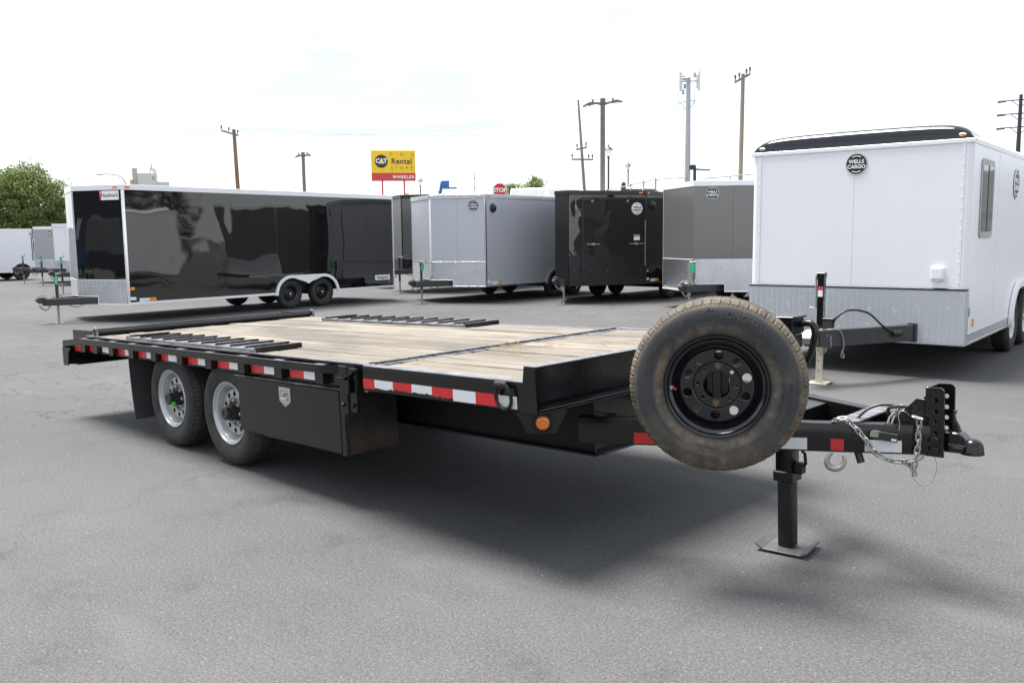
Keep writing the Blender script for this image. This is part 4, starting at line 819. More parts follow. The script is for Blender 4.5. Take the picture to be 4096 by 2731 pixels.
# ------------------------------------------------------------------ big white trailer with black roof cap
W = 2.46; H = W/2; Ln = 6.8; zb, zt = .385, 2.585
XT = thing('office_trailer', 'big white flat front enclosed trailer with black rounded roof cap and diamond plate base', 'office trailer', (1.435, 7.065, 0), R(5.4), 'enclosed trailers parked in rows')
obj('shell', MB().box(-H+.03, H-.03, .03, Ln, 1.02, zt+.02, 0).box(-H+.36, H-.36, .03, Ln, zb+.04, 1.0195, 0), 'charcoal_paint', XT)
for x0, x1 in ((-H+.075, -.002), (.002, H-.075)): obj('front_panel', MB().box(x0, x1, .004, .029, zb+.625, zt-.03, 0), 'skin_white', XT)
obj('panel_seam', MB().box(-.0018, .0018, .0075, .029, zb+.625, zt-.03, 0), 'trim_alu', XT)
for s in (-1, 1):
    pts = [(s*(H-.075), .0)]+[(s*(H-.075+.075*math.sin(R(t))), .075-.075*math.cos(R(t))) for t in range(10, 91, 10)]+[(s*H, .10), (s*(H-.028), .10), (s*(H-.075), .031)]
    obj('corner_radius', MB().prism(pts, 'xy', zb+.625, zt-.03), 'skin_white', XT)
    obj('corner_strip', MB().box(*sorted((s*(H-.115), s*(H-.078))), -.003, .0035, zb+.625, zt-.031, .001), 'skin_white', XT)
    b_ = MB()
    for q in range(14): b_.lathe([(0, .006), (.007, .003), (.009, 0)], 6, Matrix.Translation((s*(H-.097), -.003, zb+.68+q*.115)) @ Matrix.Rotation(R(180), 4, 'Z'))
    obj('rivet_row', b_, 'trim_white', XT)
    k = 5; pw = (Ln-.10)/k
    for i in range(k):
        u0, u1 = .101+i*pw, .101+(i+1)*pw-.003; X0, X1 = sorted((s*(H-.029), s*(H-.004+(.0015 if i % 2 else 0)))); b_ = MB().box(X0, X1, u0, u1, 1.0, zt-.03, 0)
        if u0 < 2.4: b_.box(X0, X1, u0, min(u1, 2.4), zb+.13, 1.0, 0)
        if u1 > 4.7: b_.box(X0, X1, max(u0, 4.7), u1, zb+.13, 1.0, 0)
        obj('side_panel', b_, 'skin_white', XT)
    arch = [(4.05+.5*math.cos(R(t)), .40+.5*math.sin(R(t))) for t in range(0, 91, 10)]+[(3.05+.5*math.cos(R(t)), .40+.5*math.sin(R(t))) for t in range(90, 181, 10)]; arch = [(y_, max(z_, zb+.13)) for y_, z_ in arch]
    f_ = link('arch_panel', plate_mesh('arch_panel', [(4.7, .9995), (2.4, .9995), (2.4, zb+.13)]+arch[::-1]+[(4.7, zb+.13)], [], .025), 'skin_white', XT); f_.matrix_local = Matrix(((0, 0, 1, s*(H-.0165)), (1, 0, 0, 0), (0, 1, 0, 0), (0, 0, 0, 1)))
    obj('bottom_rail', MB().box(*sorted((s*(H-.028), s*(H+.004))), .10, 2.48, zb+.0, zb+.024, .003).box(*sorted((s*(H-.028), s*(H-.002))), .10, 2.48, zb+.0245, zb+.11, .002).box(*sorted((s*(H-.028), s*(H+.004))), .10, 2.48, zb+.1105, zb+.129, .003), 'trim_alu', XT); obj('bottom_rail', MB().box(*sorted((s*(H-.028), s*(H+.004))), 4.62, Ln, zb+.0, zb+.129, .003), 'trim_alu', XT)
    obj('roof_edge', MB().prism([(s*(H+.004), zt-.03), (s*(H+.006), zt+.02), (s*(H-.07), zt+.075), (s*(H-.09), zt+.075), (s*(H-.028), zt-.03)], 'xz', .12, Ln), 'trim_white', XT)
obj('front_trim', MB().box(-H-.008, H+.008, -.010, .05, zt-.0295, zt+.018, .006), 'trim_white', XT)
b_ = MB()
for q in range(12): b_.lathe([(0, .006), (.008, .003), (.010, 0)], 6, Matrix.Translation((-H+.1+q*(W-.2)/11, -.010, zt-.005)) @ Matrix.Rotation(R(180), 4, 'Z'))
obj('rivet_row', b_, 'trim_white', XT)
# moulded cap: cross-section loft
bm = bmesh.new(); rows = []
nx, nyv = 60, 14
for i in range(nx+1):
    u = -1+2*i/nx; x = u*(H+.004); crown = .165*max(0, 1-abs(u)**9)**.5+.02*(1-u*u); side = .0 ; row = []
    for j in range(nyv+1):
        t = R(90)*j/nyv; row.append(bm.verts.new((x*(1-.02*(j/nyv)),   .0+.15*(1-max(0, math.cos(t))**.75), zt+.019+crown*math.sin(t)**.7+.0)))
    row.append(bm.verts.new((x*.98, .40, zt+.015+crown*.97))); row.append(bm.verts.new((x*.98, .6, zt+.01+crown*.9))); rows.append(row)
for A, B in zip(rows, rows[1:]):
    for j in range(len(A)-1): bm.faces.new((A[j], B[j], B[j+1], A[j+1]))
for f in bm.faces: f.smooth = True
bmesh.ops.recalc_face_normals(bm, faces=bm.faces)
me = bpy.data.meshes.new('roof_cap'); bm.to_mesh(me); bm.free(); cp_ = link('roof_cap', me, 'cap_black', XT)
for s in (-1, 1): lm_ = obj('cap_lamp', MB().lathe([(0, .016), (.03, .014), (.05, .004), (.054, 0)], 18, Matrix.Translation((s*(H-.12), .012, zt+.058)) @ Matrix.Rotation(R(180), 4, 'Z') @ Matrix.Scale(.45, 4, (0, 0, 1))), 'stainless', XT); obj('lamp_lens', MB().box(s*(H-.12)-.025, s*(H-.12)+.025, -.008, -.002, zt+.05, zt+.066, .002), 'amber_lens', lm_)
obj('roof', MB().prism([(-H+.06, zt+.03), (-H+.2, zt+.10), (0, zt+.12), (H-.2, zt+.10), (H-.06, zt+.03)], 'xz', .46, Ln), 'trim_white', XT)
ac = obj('roof_air_conditioner', MB().prism([(1.5, zt+.1), (1.55, zt+.40), (2.3, zt+.42), (2.5, zt+.1)], 'yz', -.36, .30, None, .03), 'trim_white', XT)
b_ = MB()
for q in range(4):
    for t in range(2): b_.box(.3005, .304, 1.62+t*.07, 1.67+t*.07, zt+.16+q*.05, zt+.185+q*.05, 0)
obj('louvre', b_, 'charcoal_paint', ac)
badge(XT, (0.02, .0025, 2.40), (1, 0, 0), .125)
# tread plate base: sheet with real raised bars
gz0, gz1 = zb-.0, zb+.60
obj('plate_sheet', MB().box(-H-.003, H+.003, -.012, .03, gz0, gz1, .002).box(-H-.003, -H+.012, .0305, .10, gz0, gz1, .002).box(H-.012, H+.003, .0305, .10, gz0, gz1, .002), 'plate_sheet', XT)
b_ = MB(); bars = b_.b; px = .034
def bar(cx, cz, sg):
    l_, w_, h_ = .0165, .0052, .0042; ca, sa = math.cos(R(45))*sg, math.sin(R(45))
    def P(u, v, hh): return Vector((cx+u*ca-v*sa*sg, -.0118-hh, cz+u*sa+v*abs(ca)))
    ring = [bars.verts.new(P(*q, -.001)) for q in ((-l_, 0), (-l_*.4, w_), (l_*.4, w_), (l_, 0), (l_*.4, -w_), (-l_*.4, -w_))]; t0 = bars.verts.new(P(-l_*.55, 0, h_)); t1 = bars.verts.new(P(l_*.55, 0, h_))
    for f in ((0, 1, t0), (1, 2, t1, t0), (2, 3, t1), (3, 4, t1), (4, 5, t0, t1), (5, 0, t0)): bars.faces.new([ring[q] if isinstance(q, int) else q for q in f])
iz = 0; z = gz0+.02
while z < gz1-.012:
    x = -H+.016+(px/2 if iz % 2 else 0); ix = 0
    while x < H-.01: bar(x, z, 1 if (ix+iz) % 2 else 1 if iz % 2 else -1 if False else (1 if iz % 2 else -1)); x += px; ix += 1
    z += px/2*1.0; iz += 1
o_ = obj('tread_bars', b_, 'plate_bar', XT, kind='stuff')
obj('plate_top_trim', MB().box(-H-.008, H+.008, -.016, .032, gz1+.0005, gz1+.022, .003), 'trim_black', XT)
obj('shore_power_inlet', MB().box(.86, 1.0, -.035, .003, 1.10, 1.24, .008).box(.875, .985, -.042, -.0355, 1.115, 1.225, .004).box(.895, .965, -.03, .0, 1.088, 1.099, .002), 'trim_white', XT)
# window
wx = H-.004
def rounded(x0, x1, y0, y1, z0, z1, r_):
    pts = []
    for cy, cz, a0 in ((y1-r_, z1-r_, 0), (y0+r_, z1-r_, 90), (y0+r_, z0+r_, 180), (y1-r_, z0+r_, 270)): pts += [(cy+r_*math.cos(R(a0+t)), cz+r_*math.sin(R(a0+t))) for t in range(0, 91, 15)]
    return MB().prism(pts, 'yz', x0, x1, None, .003)
wf = obj('window', rounded(wx, wx+.012, .42, 1.12, 1.55, 2.42, .08), 'window_frame', XT); obj('pane', MB().box(wx+.0125, wx+.015, .48, .755, 1.62, 2.35, 0), 'window_glass', wf); obj('pane', MB().box(wx+.0125, wx+.015, .785, 1.06, 1.62, 2.35, 0), 'window_glass', wf); obj('mullion', MB().box(wx+.0125, wx+.020, .756, .784, 1.62, 2.35, .002), 'rubber_black', wf)
bb = badge(XT, (wx+.006, 2.55, 2.22), (0, 1, 0), .19)
obj('tyre_label', MB().box(wx, wx+.003, .20, .30, .60, .68, 0), 'label_white', XT); obj('warning_label', MB().box(wx, wx+.003, .31, .42, .57, .66, 0), 'label_orange', XT); obj('tyre_label', MB().box(wx, wx+.003, .13, .19, .70, .79, 0), 'lift_blue', XT)
for y_ in (3.05, 4.05): 
    for s in (-1, 1): simple_wheel(XT, s*(H-.02), y_, .40, True, 'silver_rim', s)
for s in (-1, 1):
    oy = [(2.46, zb)]+[(3.05+.56*math.cos(R(t)), .40+.56*math.sin(R(t))) for t in range(170, 89, -10)]+[(4.05+.56*math.cos(R(t)), .40+.56*math.sin(R(t))) for t in range(90, 9, -10)]+[(4.64, zb)]
    inn = [(4.55, zb)]+[(4.05+.48*math.cos(R(t)), .40+.48*math.sin(R(t))) for t in range(10, 91, 10)]+[(3.05+.48*math.cos(R(t)), .40+.48*math.sin(R(t))) for t in range(90, 171, 10)]+[(2.55, zb)]
    f_ = link('fender', plate_mesh('fender', oy+inn, [], .05), 'trim_white', XT); f_.matrix_local = Matrix(((0, 0, 1, s*(H+.028)), (1, 0, 0, 0), (0, 1, 0, 0), (0, 0, 0, 1)))
for s in (-1, 1):
    p, q = Vector((s*.72, .0, 0)), Vector((s*.05, -1.18, 0)); d_ = q-p; mt2 = Matrix.Translation(p) @ Matrix.Rotation(math.atan2(d_.y, d_.x), 4, 'Z')
    obj('tongue_beam', MB().box(0, d_.length, -.04, .04, .42, .60, .006, mt2), 'charcoal_paint', XT); obj('beam_collar', MB().box(.02, .06, -.055, .055, .41, .615, .004, mt2), 'trim_black', XT)
obj('coupler', MB().prism([(-1.42, .53), (-1.36, .60), (-1.2, .61), (-1.12, .60), (-1.12, .44), (-1.3, .46)], 'yz', -.06, .06, None, .008), 'cast_gray', XT)
jj = obj('tongue_jack', MB().box(-.035, .035, -1.0, -.93, .60, 1.18, .005).box(-.042, .042, -1.007, -.923, 1.15, 1.20, .004), 'black_steel', XT)
obj('jack_leg', MB().box(-.03, .03, -.995, -.935, .06, .60, .005), 'cream_steel', jj); ft_ = obj('jack_foot', MB().box(-.11, .11, -1.06, -.87, .0, .012, .003).prism([(.11, .0), (.13, .02), (.13, .03), (.11, .012)], 'xz', -1.06, -.87).box(-.03, .03, -.995, -.935, .012, .06, .002), 'cream_steel', jj)
for z in (.14, .25, .36): obj('pin_hole', MB().lathe([(0, -.001), (.008, -.001), (.008, .001)], 10, Matrix.Translation((.0, -.9955, z))), 'rubber_black', jj)
obj('jack_handle', MB().tube([(-.05, -.97, 1.12), (-.06, -.97, 1.17), (-.055, -.97, .82), (-.12, -.97, .82)], .010, 8), 'galvanised', jj)
plaque('jack_label', .05, .11, 'sign_white', jj, (.0, -1.002, 1.0), (1, 0, 0)); plaque('jack_label', .05, .04, 'sign_red', jj, (.0, -1.0035, 1.035), (1, 0, 0))
obj('jack_bracket', MB().box(.04, .13, -1.02, -.90, .60, .70, .006).box(.035, .16, -1.03, -.89, .701, .722, .008), 'charcoal_paint', jj)
obj('wiring_cord', MB().tube([(.12, -.98, .60), (.16, -.95, .72), (.26, -.85, .80), (.40, -.65, .76), (.50, -.48, .62), (.58, -.36, .54), (.66, -.22, .52)], .012, 8, False, True, True), 'rubber_black', XT)
obj('cord_plug', MB().tube([(.58, -.36, .52), (.64, -.26, .52)], .035, 12), 'rubber_black', XT)
ch = obj('safety_chain', MB().cyl((.06, -1.10, .58), (.10, -1.10, .58), .014, 8), 'galvanised', XT)
chain([(.07, -1.12, .60), (.11, -1.12, .55), (.115, -1.11, .46), (.10, -1.10, .38), (.05, -1.12, .33)], ch, 1.4); chain([(.10, -1.1, .57), (.14, -1.08, .52), (.15, -1.06, .45), (.14, -1.06, .41)], ch, 1.4)
obj('breakaway_cable', MB().tube([(.10, -1.06, .60), (.20, -1.0, .60), (.24, -.96, .52), (.25, -.95, .42), (.24, -.95, .36), (.255, -.94, .30), (.225, -.95, .31), (.235, -.95, .38)], .006, 6, False, True, True), 'galvanised', XT)

# ------------------------------------------------------------------ poles, lamps, signs
def wood_pole(name, label, base, top, r0, r1, m, arms=(), group='utility poles'):
    t = thing(name, label, 'utility pole', (base[0], base[1], 0), 0, group); d_ = Vector((top[0]-base[0], top[1]-base[1], top[2]))
    obj('pole', MB().tube([(0, 0, -.2), d_*.5, d_], [r0, (r0+r1)/2, r1], 12), m, t)
    for h, a, b_, ins_ in arms:
        c_ = d_*(h/top[2]); A_ = c_+Vector(a); B_ = c_+Vector(b_); dd = (B_-A_)
        q = dd.to_track_quat('X', 'Z').to_matrix().to_4x4(); ar = obj('cross_arm', MB().box(0, dd.length, -.06+r1, .06+r1, -.06, .06, .005, Matrix.Translation(A_) @ q), m, t)
        for f in ins_: p_ = A_.lerp(B_, f); obj('insulator', MB().lathe([(0, .34), (.05, .33), (.07, .26), (.04, .22), (.07, .17), (.03, .10), (.025, 0)], 10, Matrix.Translation(p_+Vector((0, 0, .06))) @ Matrix.Rotation(R(90), 4, 'X')), 'lamp_black', ar)
    return t
wood_pole('utility_pole', 'brown wooden utility pole with a slanted cross arm behind the long black trailer', (-59.78, 33.5), (-59.9, 33.3, 10.4), .20, .14, 'pole_wood', [(10.0, (-.48, -.85, .30), (.16, .28, -.05), (.02, .45, .97))])
wood_pole('utility_pole', 'thin leaning gray utility pole with two low cross arms beside the twin street light', (-38.3, 51.4), (-38.94, 50.87, 12.1), .16, .08, 'pole_wood_gray', [(7.62, (-.65, -.53, 0), (.65, .53, -.06), (.03, .8, .97)), (8.4, (-.35, -.25, -.05), (.35, .25, .12), (.1, .9))])
wood_pole('utility_pole', 'tall gray wooden utility pole behind the white trailer with insulators at its top', (-21.44, 44.78), (-21.38, 44.82, 11.0), .16, .11, 'pole_wood_gray', [(10.75, (-.42, -.24, -.2), (.36, .2, .25), (.05, .3, .75, .97))])
def twin_light(label, x, y, zt_, L_, R_, r):
    t = thing('street_light', label, 'street light', (x, y, 0), 0, 'twin head parking lot lights')
    obj('pole', MB().tube([(0, 0, -.1), (0, 0, zt_)], [r*1.15, r], 14).cyl((0, 0, zt_-.15), (0, 0, zt_+.08), r*1.15), 'pole_bronze', t)
    for e in (L_, R_):
        e = Vector(e); d_ = Vector((e.x, e.y, 0)); ln_ = d_.length; a_ = math.atan2(d_.y, d_.x); mt = Matrix.Translation((0, 0, zt_-.22)) @ Matrix.Rotation(a_, 4, 'Z')
        hd = obj('lamp_arm', MB().tube([mt @ Vector((0, 0, 0)), mt @ Vector((ln_*.2, 0, .06)), mt @ Vector((ln_*.5, 0, .12+e.z*.3))], [r*.8, r*.6, r*.5], 8), 'pole_bronze', t)
        obj('lamp_head', MB().prism([(ln_*.42, .06+e.z*.3), (ln_*.45, .17+e.z*.3), (ln_*.7, .17+e.z*.6), (ln_, .06+e.z), (ln_*.98, .02+e.z), (ln_*.6, .04+e.z*.5)], 'xz', -.24, .24, mt, .01), 'pole_bronze', hd)
        obj('lamp_panel', MB().box(ln_*.6, ln_*.94, -.12, .12, -.012, .004, 0, mt @ Matrix.Translation((0, 0, e.z*.78+.035))), 'label_white', hd)
        obj('photocell', MB().cyl(mt @ Vector((ln_*.5, 0, .14+e.z*.3)), mt @ Vector((ln_*.5, 0, .30+e.z*.3)), .05, 8), 'lamp_black', hd)
twin_light('bronze twin head parking lot light behind the slanted nose black trailer', -23.28, 33.95, 8.62, (-.80, -.65, -.12), (.80, .65, .06), .125)
twin_light('bronze twin head parking lot light behind the long black trailer', -50.46, 33.48, 7.85, (-.30, -.50, -.12), (.30, .50, .03), .12)
def lamp_post(label, x, y, h, s=1.0):
    t = thing('lamp_post', label, 'lamp post', (x, y, 0), 0, 'black lantern posts')
    obj('post', MB().tube([(0, 0, 0), (0, 0, h*.15), (0, 0, h-.62*s)], [.10*s, .06*s, .05*s], 10).cyl((0, 0, h-.66*s), (0, 0, h-.6*s), .09*s, 10), 'lamp_black', t)
    ln_ = obj('lantern', MB().lathe([(.10*s, h-.58*s), (.17*s, h-.24*s), (.16*s, h-.22*s)], 8, Matrix.Rotation(R(90), 4, 'X')), 'label_white', t)
    obj('lantern_roof', MB().lathe([(.26*s, h-.24*s), (.16*s, h-.12*s), (.05*s, h-.05*s), (.02*s, h+.06*s), (0, h+.08*s)], 12, Matrix.Rotation(R(90), 4, 'X')), 'lamp_black', ln_)
lamp_post('black lantern post standing right beside the bronze twin light', -24.88, 36.51, 6.6, 1.0); lamp_post('black lantern post rising above the fenced ramp', -32.93, 49.22, 6.85, .9); lamp_post('black lantern post beside the rental sign', -40.07, 35.73, 5.6, .8)
# rental sign
SG = thing('rental_sign', 'yellow and red rental store sign on two red posts', 'sign', (-56.8, 46.85, 0), math.atan2(3.0, 2.38)+0)
sw, z0, z1, zr = 1.93, 6.72, 9.36, 7.36
obj('cabinet', MB().box(-sw, sw, -.25, .25, zr+.006, z1, .02), 'sign_yellow', SG); obj('cabinet', MB().box(-sw, sw, -.25, .25, z0, zr-.006, .02), 'sign_red', SG); obj('cabinet_edge', MB().box(-sw-.004, sw+.004, -.255, .255, zr-.0055, zr+.0055, 0), 'sign_dark', SG)
for x in (-1.0, .92): obj('post', MB().cyl((x, 0, 0), (x, 0, z0), .075), 'sign_red', SG)
obj('post_base', MB().box(1.0, 1.3, -.1, .1, 5.45, 5.6, .01), 'sign_red', SG)
dc = obj('emblem_disc', MB().lathe([(0, -.28), (.56, -.28), (.56, -.24)], 40, Matrix.Translation((-1.05, 0, 8.40))), 'sign_dark', SG)
def stext(s, size, x, z, m, bold=0, sp=1, par=SG, y=-.262): return decal('lettering', text_mesh(s, size, .004, bold, sp), m, par, (x, y, z), (1, 0, 0))
stext('CAT', .52, -1.05, 8.42, 'sign_white', .022, .95, SG, -.287); obj('emblem_triangle', MB().prism([(-1.27, 8.18), (-.83, 8.18), (-1.05, 8.42)], 'xz', -.296, -.292), 'sign_yellow', SG)
stext('Rental', .66, .72, 8.38, 'sign_dark', .014, 1.08); stext('T   H   E', .44, .74, 8.95, 'sign_brown', -.004, 1.35); stext('S T O R E', .42, .74, 7.80, 'sign_brown', -.004, 1.12); stext('WHEELER', .36, .86, 7.03, 'sign_white', .012, 1.3)
# stop sign
t = thing('stop_sign', 'red octagonal stop sign on a post above the silver gray trailer', 'sign', (-25.92, 28.96, 0), R(42))
obj('sign_face', MB().prism([(.38*math.cos(R(22.5+45*k)), 3.98+.38*math.sin(R(22.5+45*k))) for k in range(8)], 'xz', -.01, .01), 'sign_white', t); obj('sign_field', MB().prism([(.355*math.cos(R(22.5+45*k)), 3.98+.355*math.sin(R(22.5+45*k))) for k in range(8)], 'xz', -.014, -.0105), 'stop_red', t)
decal('lettering', text_mesh('STOP', .29, .002, .008, .95), 'sign_white', t, (0, -.017, 3.98), (1, 0, 0)); obj('post', MB().box(-.03, .03, .011, .06, 0, 4.2, .003), 'galv_pole', t)
# aerial lift
t = thing('boom_lift', 'blue boom lift with raised work platform beyond the silver gray trailer', 'boom lift', (-61.7, 56.6, 0), R(45))
obj('boom', MB().tube([(-.4, 0, .8), (.0, 0, 6.3)], [.22, .18], 8).tube([(.02, 0, 6.1), (.25, 0, 7.3)], [.17, .16], 8), 'lift_blue', t); bk = obj('platform', MB().box(.2, 1.7, -.4, .4, 6.55, 6.68, .01).box(.25, .95, -.35, .35, 6.69, 7.35, .03), 'lift_blue', t); obj('guard_rail', MB().tube([(1.6, -.38, 6.7), (1.6, -.38, 7.4), (.3, -.38, 7.4)], .025, 6), 'label_white', bk); obj('chassis', MB().box(-1.5, 1.2, -1, 1, .4, 1.2, .05), 'lift_blue', t)
for x in (-1.1, .8):
    for y in (-1, .85): obj('wheel', MB().lathe([(0, 0), (.4, 0), (.45, .05), (.45, .2), (.4, .25), (0, .25)], 16, Matrix.Translation((x, y-.05, .45))), 'rubber_black', t)
t = thing('antenna_mast', 'thin distant antenna mast between the boom lift and the stop sign', 'antenna', (-81.0, 79.9, 0)); obj('mast', MB().tube([(0, 0, 0), (0, 0, 10.4)], [.10, .035], 6), 'wire_gray', t)
for z in (8.2, 9.4): obj('mast_arm', MB().box(-.12, .12, -.03, .03, z, z+.25, 0), 'wire_gray', t)
# cell tower
t = thing('cell_tower', 'slim gray cell tower pole with white panel antennas at its top', 'cell tower', (-43.02, 72.62, 0), R(33))
obj('pole', MB().tube([(0, 0, 0), (0, 0, 9), (0, 0, 17.0)], [.34, .28, .19], 16), 'galv_pole', t)
obj('antenna_ring', MB().tube([(-.75, 0, 16.55), (1.0, 0, 16.55)], .06, 8).tube([(0, -.6, 16.4), (0, .6, 16.4)], .06, 8).tube([(-.6, -.5, 16.75), (.2, -.5, 16.85)], .05, 6), 'galv_pole', t)
for x, y, z, h in ((-.78, -.1, 15.7, 1.75), (-.70, .4, 15.7, 1.7), (1.02, 0, 15.6, 1.85), (.85, .5, 15.9, 1.3)): obj('panel_antenna', MB().box(x-.10, x+.10, y-.07, y+.07, z, z+h, .01), 'antenna_white', t)
for x, y, z in ((-.45, -.3, 16.6), (-.2, -.4, 16.4), (-.35, .2, 15.9), (.6, .0, 16.9), (-.5, -.1, 15.3)): obj('radio_unit', MB().box(x-.13, x+.13, y-.1, y+.1, z, z+.45, .02), 'galv_pole', t)
obj('whip_arm', MB().tube([(-1.0, 0, 14.55), (.75, 0, 14.7)], .05, 6).tube([(-.7, 0, 14.5), (-.1, 0, 13.7)], .03, 6).tube([(.6, 0, 14.6), (.1, 0, 13.9)], .03, 6), 'galv_pole', t)
for x in (-1.0, .55): obj('whip_antenna', MB().cyl((x, 0, 14.0), (x, 0, 15.6), .03, 6), 'galv_pole', t)
# steel transmission pole far right
t = thing('transmission_pole', 'distant steel transmission pole with three pairs of arms', 'utility pole', (-29.25, 132.5, 0), R(14)); obj('pole', MB().tube([(0, 0, 0), (0, 0, 20)], [.42, .22], 12), 'lamp_black', t)
for z in (19.3, 17.5, 15.7):
    for s in (-1, 1):
        ar = obj('arm', MB().tube([(0, 0, z), (s*2.7, 0, z+.02)], [.09, .06], 8).tube([(s*.2, 0, z-.8), (s*1.1, 0, z)], .05, 6), 'lamp_black', t); obj('insulator', MB().tube([(s*1.7, 0, z-.05), (s*2.75, 0, z-.12)], .12, 8), 'lamp_black', ar)
t = thing('street_lamp', 'gray curved arm street lamp before the pale mill building', 'street light', (-49.6, 20.2, 0), 0); obj('pole', MB().tube([(0, 0, 0), (0, 0, 4.7), (-.02, -.06, 5.2), (-.08, -.18, 5.5), (-.18, -.45, 5.68), (-.35, -.9, 5.74), (-.55, -1.35, 5.72)], [.08, .06, .05, .045, .04, .04, .05], 8), 'wire_gray', t); obj('lamp_head', MB().box(-.12, .12, -.35, .0, -.05, .04, .02, Matrix.Translation((-.53, -1.2, 5.70)) @ Matrix.Rotation(R(-22), 4, 'Z')), 'wire_gray', t)
# grain mill
t = thing('grain_mill', 'pale concrete mill building with rooftop machinery far behind the black trailer', 'building', (-177, 78.5, 0), R(65))
obj('wall', MB().box(-2.2, 1.5, -2, 2, 0, 15.6, .05), 'silo_concrete', t); obj('wall', MB().box(1.51, 3.8, -1.9, 2, 0, 13.9, .05), 'silo_concrete', t); obj('stair_tower', MB().box(-3.2, -2.21, -1.5, 1.5, 0, 16.6, .05), 'silo_tan', t); obj('chute', MB().tube([(.2, -1, 15.6), (.6, -1, 17.4), (1.2, -1, 16.2), (1.4, -1, 15.4)], .18, 8).tube([(1.0, -1, 15.6), (.6, -1, 16.6)], .15, 8), 'silo_tan', t); obj('vent_stack', MB().cyl((-3.4, -1.6, 12.5), (-3.4, -1.6, 14.2), .35), 'silo_tan', t); obj('window', MB().box(.6, 1.0, -2.02, -1.99, 14.2, 14.9, 0), 'wire_gray', t)

# ------------------------------------------------------------------ raised road with barrier, fence and traffic
rd = obj('ramp_road', MB().prism([(-52, -.2), (-52, .25), (-27, 2.0), (0, 2.25), (25, 2.6), (60, 2.6), (60, -.2)], 'xz', 0, 16, Matrix.Translation((-14.6, 33.9, 0)) @ Matrix.Rotation(R(31), 4, 'Z')), 'concrete', None); rd['kind'] = 'structure'
RDM = Matrix.Translation((-14.6, 33.9, 0)) @ Matrix.Rotation(R(31), 4, 'Z')
t = thing('barrier_wall', 'tan concrete barrier with metal hand rail along the raised road', 'wall'); t.matrix_world = RDM
obj('wall', MB().prism([(-3.0, 2.2), (40, 2.7), (40, 5.0), (1.2, 4.12), (-2.6, 3.9), (-3.0, 3.85)], 'xz', -.15, .15), 'concrete', t)
obj('hand_rail', MB().tube([(-2.2, 0, 3.9), (-2.1, 0, 4.22), (1.2, 0, 4.42), (40, 0, 5.3)], .025, 6), 'wire_gray', t)
for x in (-1.0, 1.2, 4, 7, 10): obj('rail_post', MB().cyl((x, 0, 3.9+.023*max(0, x)), (x, 0, 4.32+.025*x), .02, 6), 'wire_gray', t)
obj('camera_stand', MB().box(-3.3, -1.9, -.2, .2, 3.9, 4.05, .01).cyl((-2.6, 0, 4.05), (-2.6, 0, 4.75), .07).box(-2.85, -2.55, -.1, .1, 4.62, 4.85, .02).tube([(-2.6, 0, 4.65), (-2.1, 0, 4.6), (-1.9, 0, 4.6)], .04, 6), 'charcoal_paint', t)
t = thing('chain_link_fence', 'chain link fence with thin posts climbing along the raised road', 'fence'); t.matrix_world = RDM
fx = [(-9.2, 3.25), (-7.9, 3.52), (-6.6, 3.74), (-5.5, 3.98), (-4.9, 4.10), (-4.35, 4.20), (-2.95, 4.27)]; gz = lambda x: 2.0+.0*x
for x, z in fx: obj('fence_post', MB().cyl((x, -.4, 1.8), (x, -.4, z+.06), .035, 8), 'wire_gray', t)
obj('top_rail', MB().tube([(x, -.4, z) for x, z in fx], .022, 6), 'wire_gray', t)
b_ = MB(); x = -9.2
def ftop(x):
    for (a_, za_), (c_, zc_) in zip(fx, fx[1:]):
        if x <= c_: return lerp(za_, zc_, (x-a_)/(c_-a_))
    return fx[-1][1]
while x < -2.9:
    for s in (-1, 1):
        zt_ = ftop(x); b_.tube([(x, -.4, zt_), (min(-2.9, max(-9.2, x+s*1.2)), -.4, zt_-1.2)], .004, 3, cap=False)
    x += .16
obj('mesh_wire', b_, 'wire_gray', t, kind='stuff')
def vehicle(name, label, cat, x, y, prof, wd, m, glass, wx_, rad=.33, yw=31, zr_=2.2):
    t = thing(name, label, cat, (0, 0, 0)); t.matrix_world = RDM @ Matrix.Translation((x, y, zr_))
    obj('body', MB().prism(prof, 'xz', -wd/2, wd/2, None, .06), m, t)
    for gpoly in glass: 
        for s in (-1, 1): obj('window', MB().prism(gpoly, 'xz', *sorted((s*(wd/2-.01), s*(wd/2+.006)))), 'car_dark', t)
    for w_ in wx_:
        for s in (-1, 1): obj('wheel', MB().lathe([(0, 0), (rad*.6, .01), (rad, .03), (rad, .17), (0, .2)], 18, Matrix.Translation((w_, s*(wd/2-.05)-.1, rad))), 'rubber_black', t)
    return t
vehicle('cargo_van', 'white cargo van passing behind the silver gray trailer', 'van', -9.8, 5.2, [(-2.6, .35), (2.5, .35), (2.55, .95), (2.0, 1.15), (1.45, 1.95), (1.0, 2.15), (-2.5, 2.15), (-2.62, 1.2)], 1.9, 'car_white', [[(.75, 1.2), (1.8, 1.2), (1.38, 1.85), (.75, 1.85)]], (-1.6, 1.6), .34, zr_=2.05)
vehicle('pickup_truck', 'light crew cab pickup passing behind the fence', 'pickup truck', -5.4, 3.4, [(-2.9, .5), (2.8, .5), (2.85, 1.15), (1.5, 1.25), (.9, 1.85), (-.7, 1.9), (-1.0, 1.3), (-2.95, 1.25)], 1.95, 'car_white', [[(-.75, 1.28), (.2, 1.28), (.2, 1.78), (-.62, 1.80)], [(.26, 1.28), (1.3, 1.28), (.82, 1.76), (.26, 1.78)]], (-1.9, 1.8), .38, zr_=2.15)
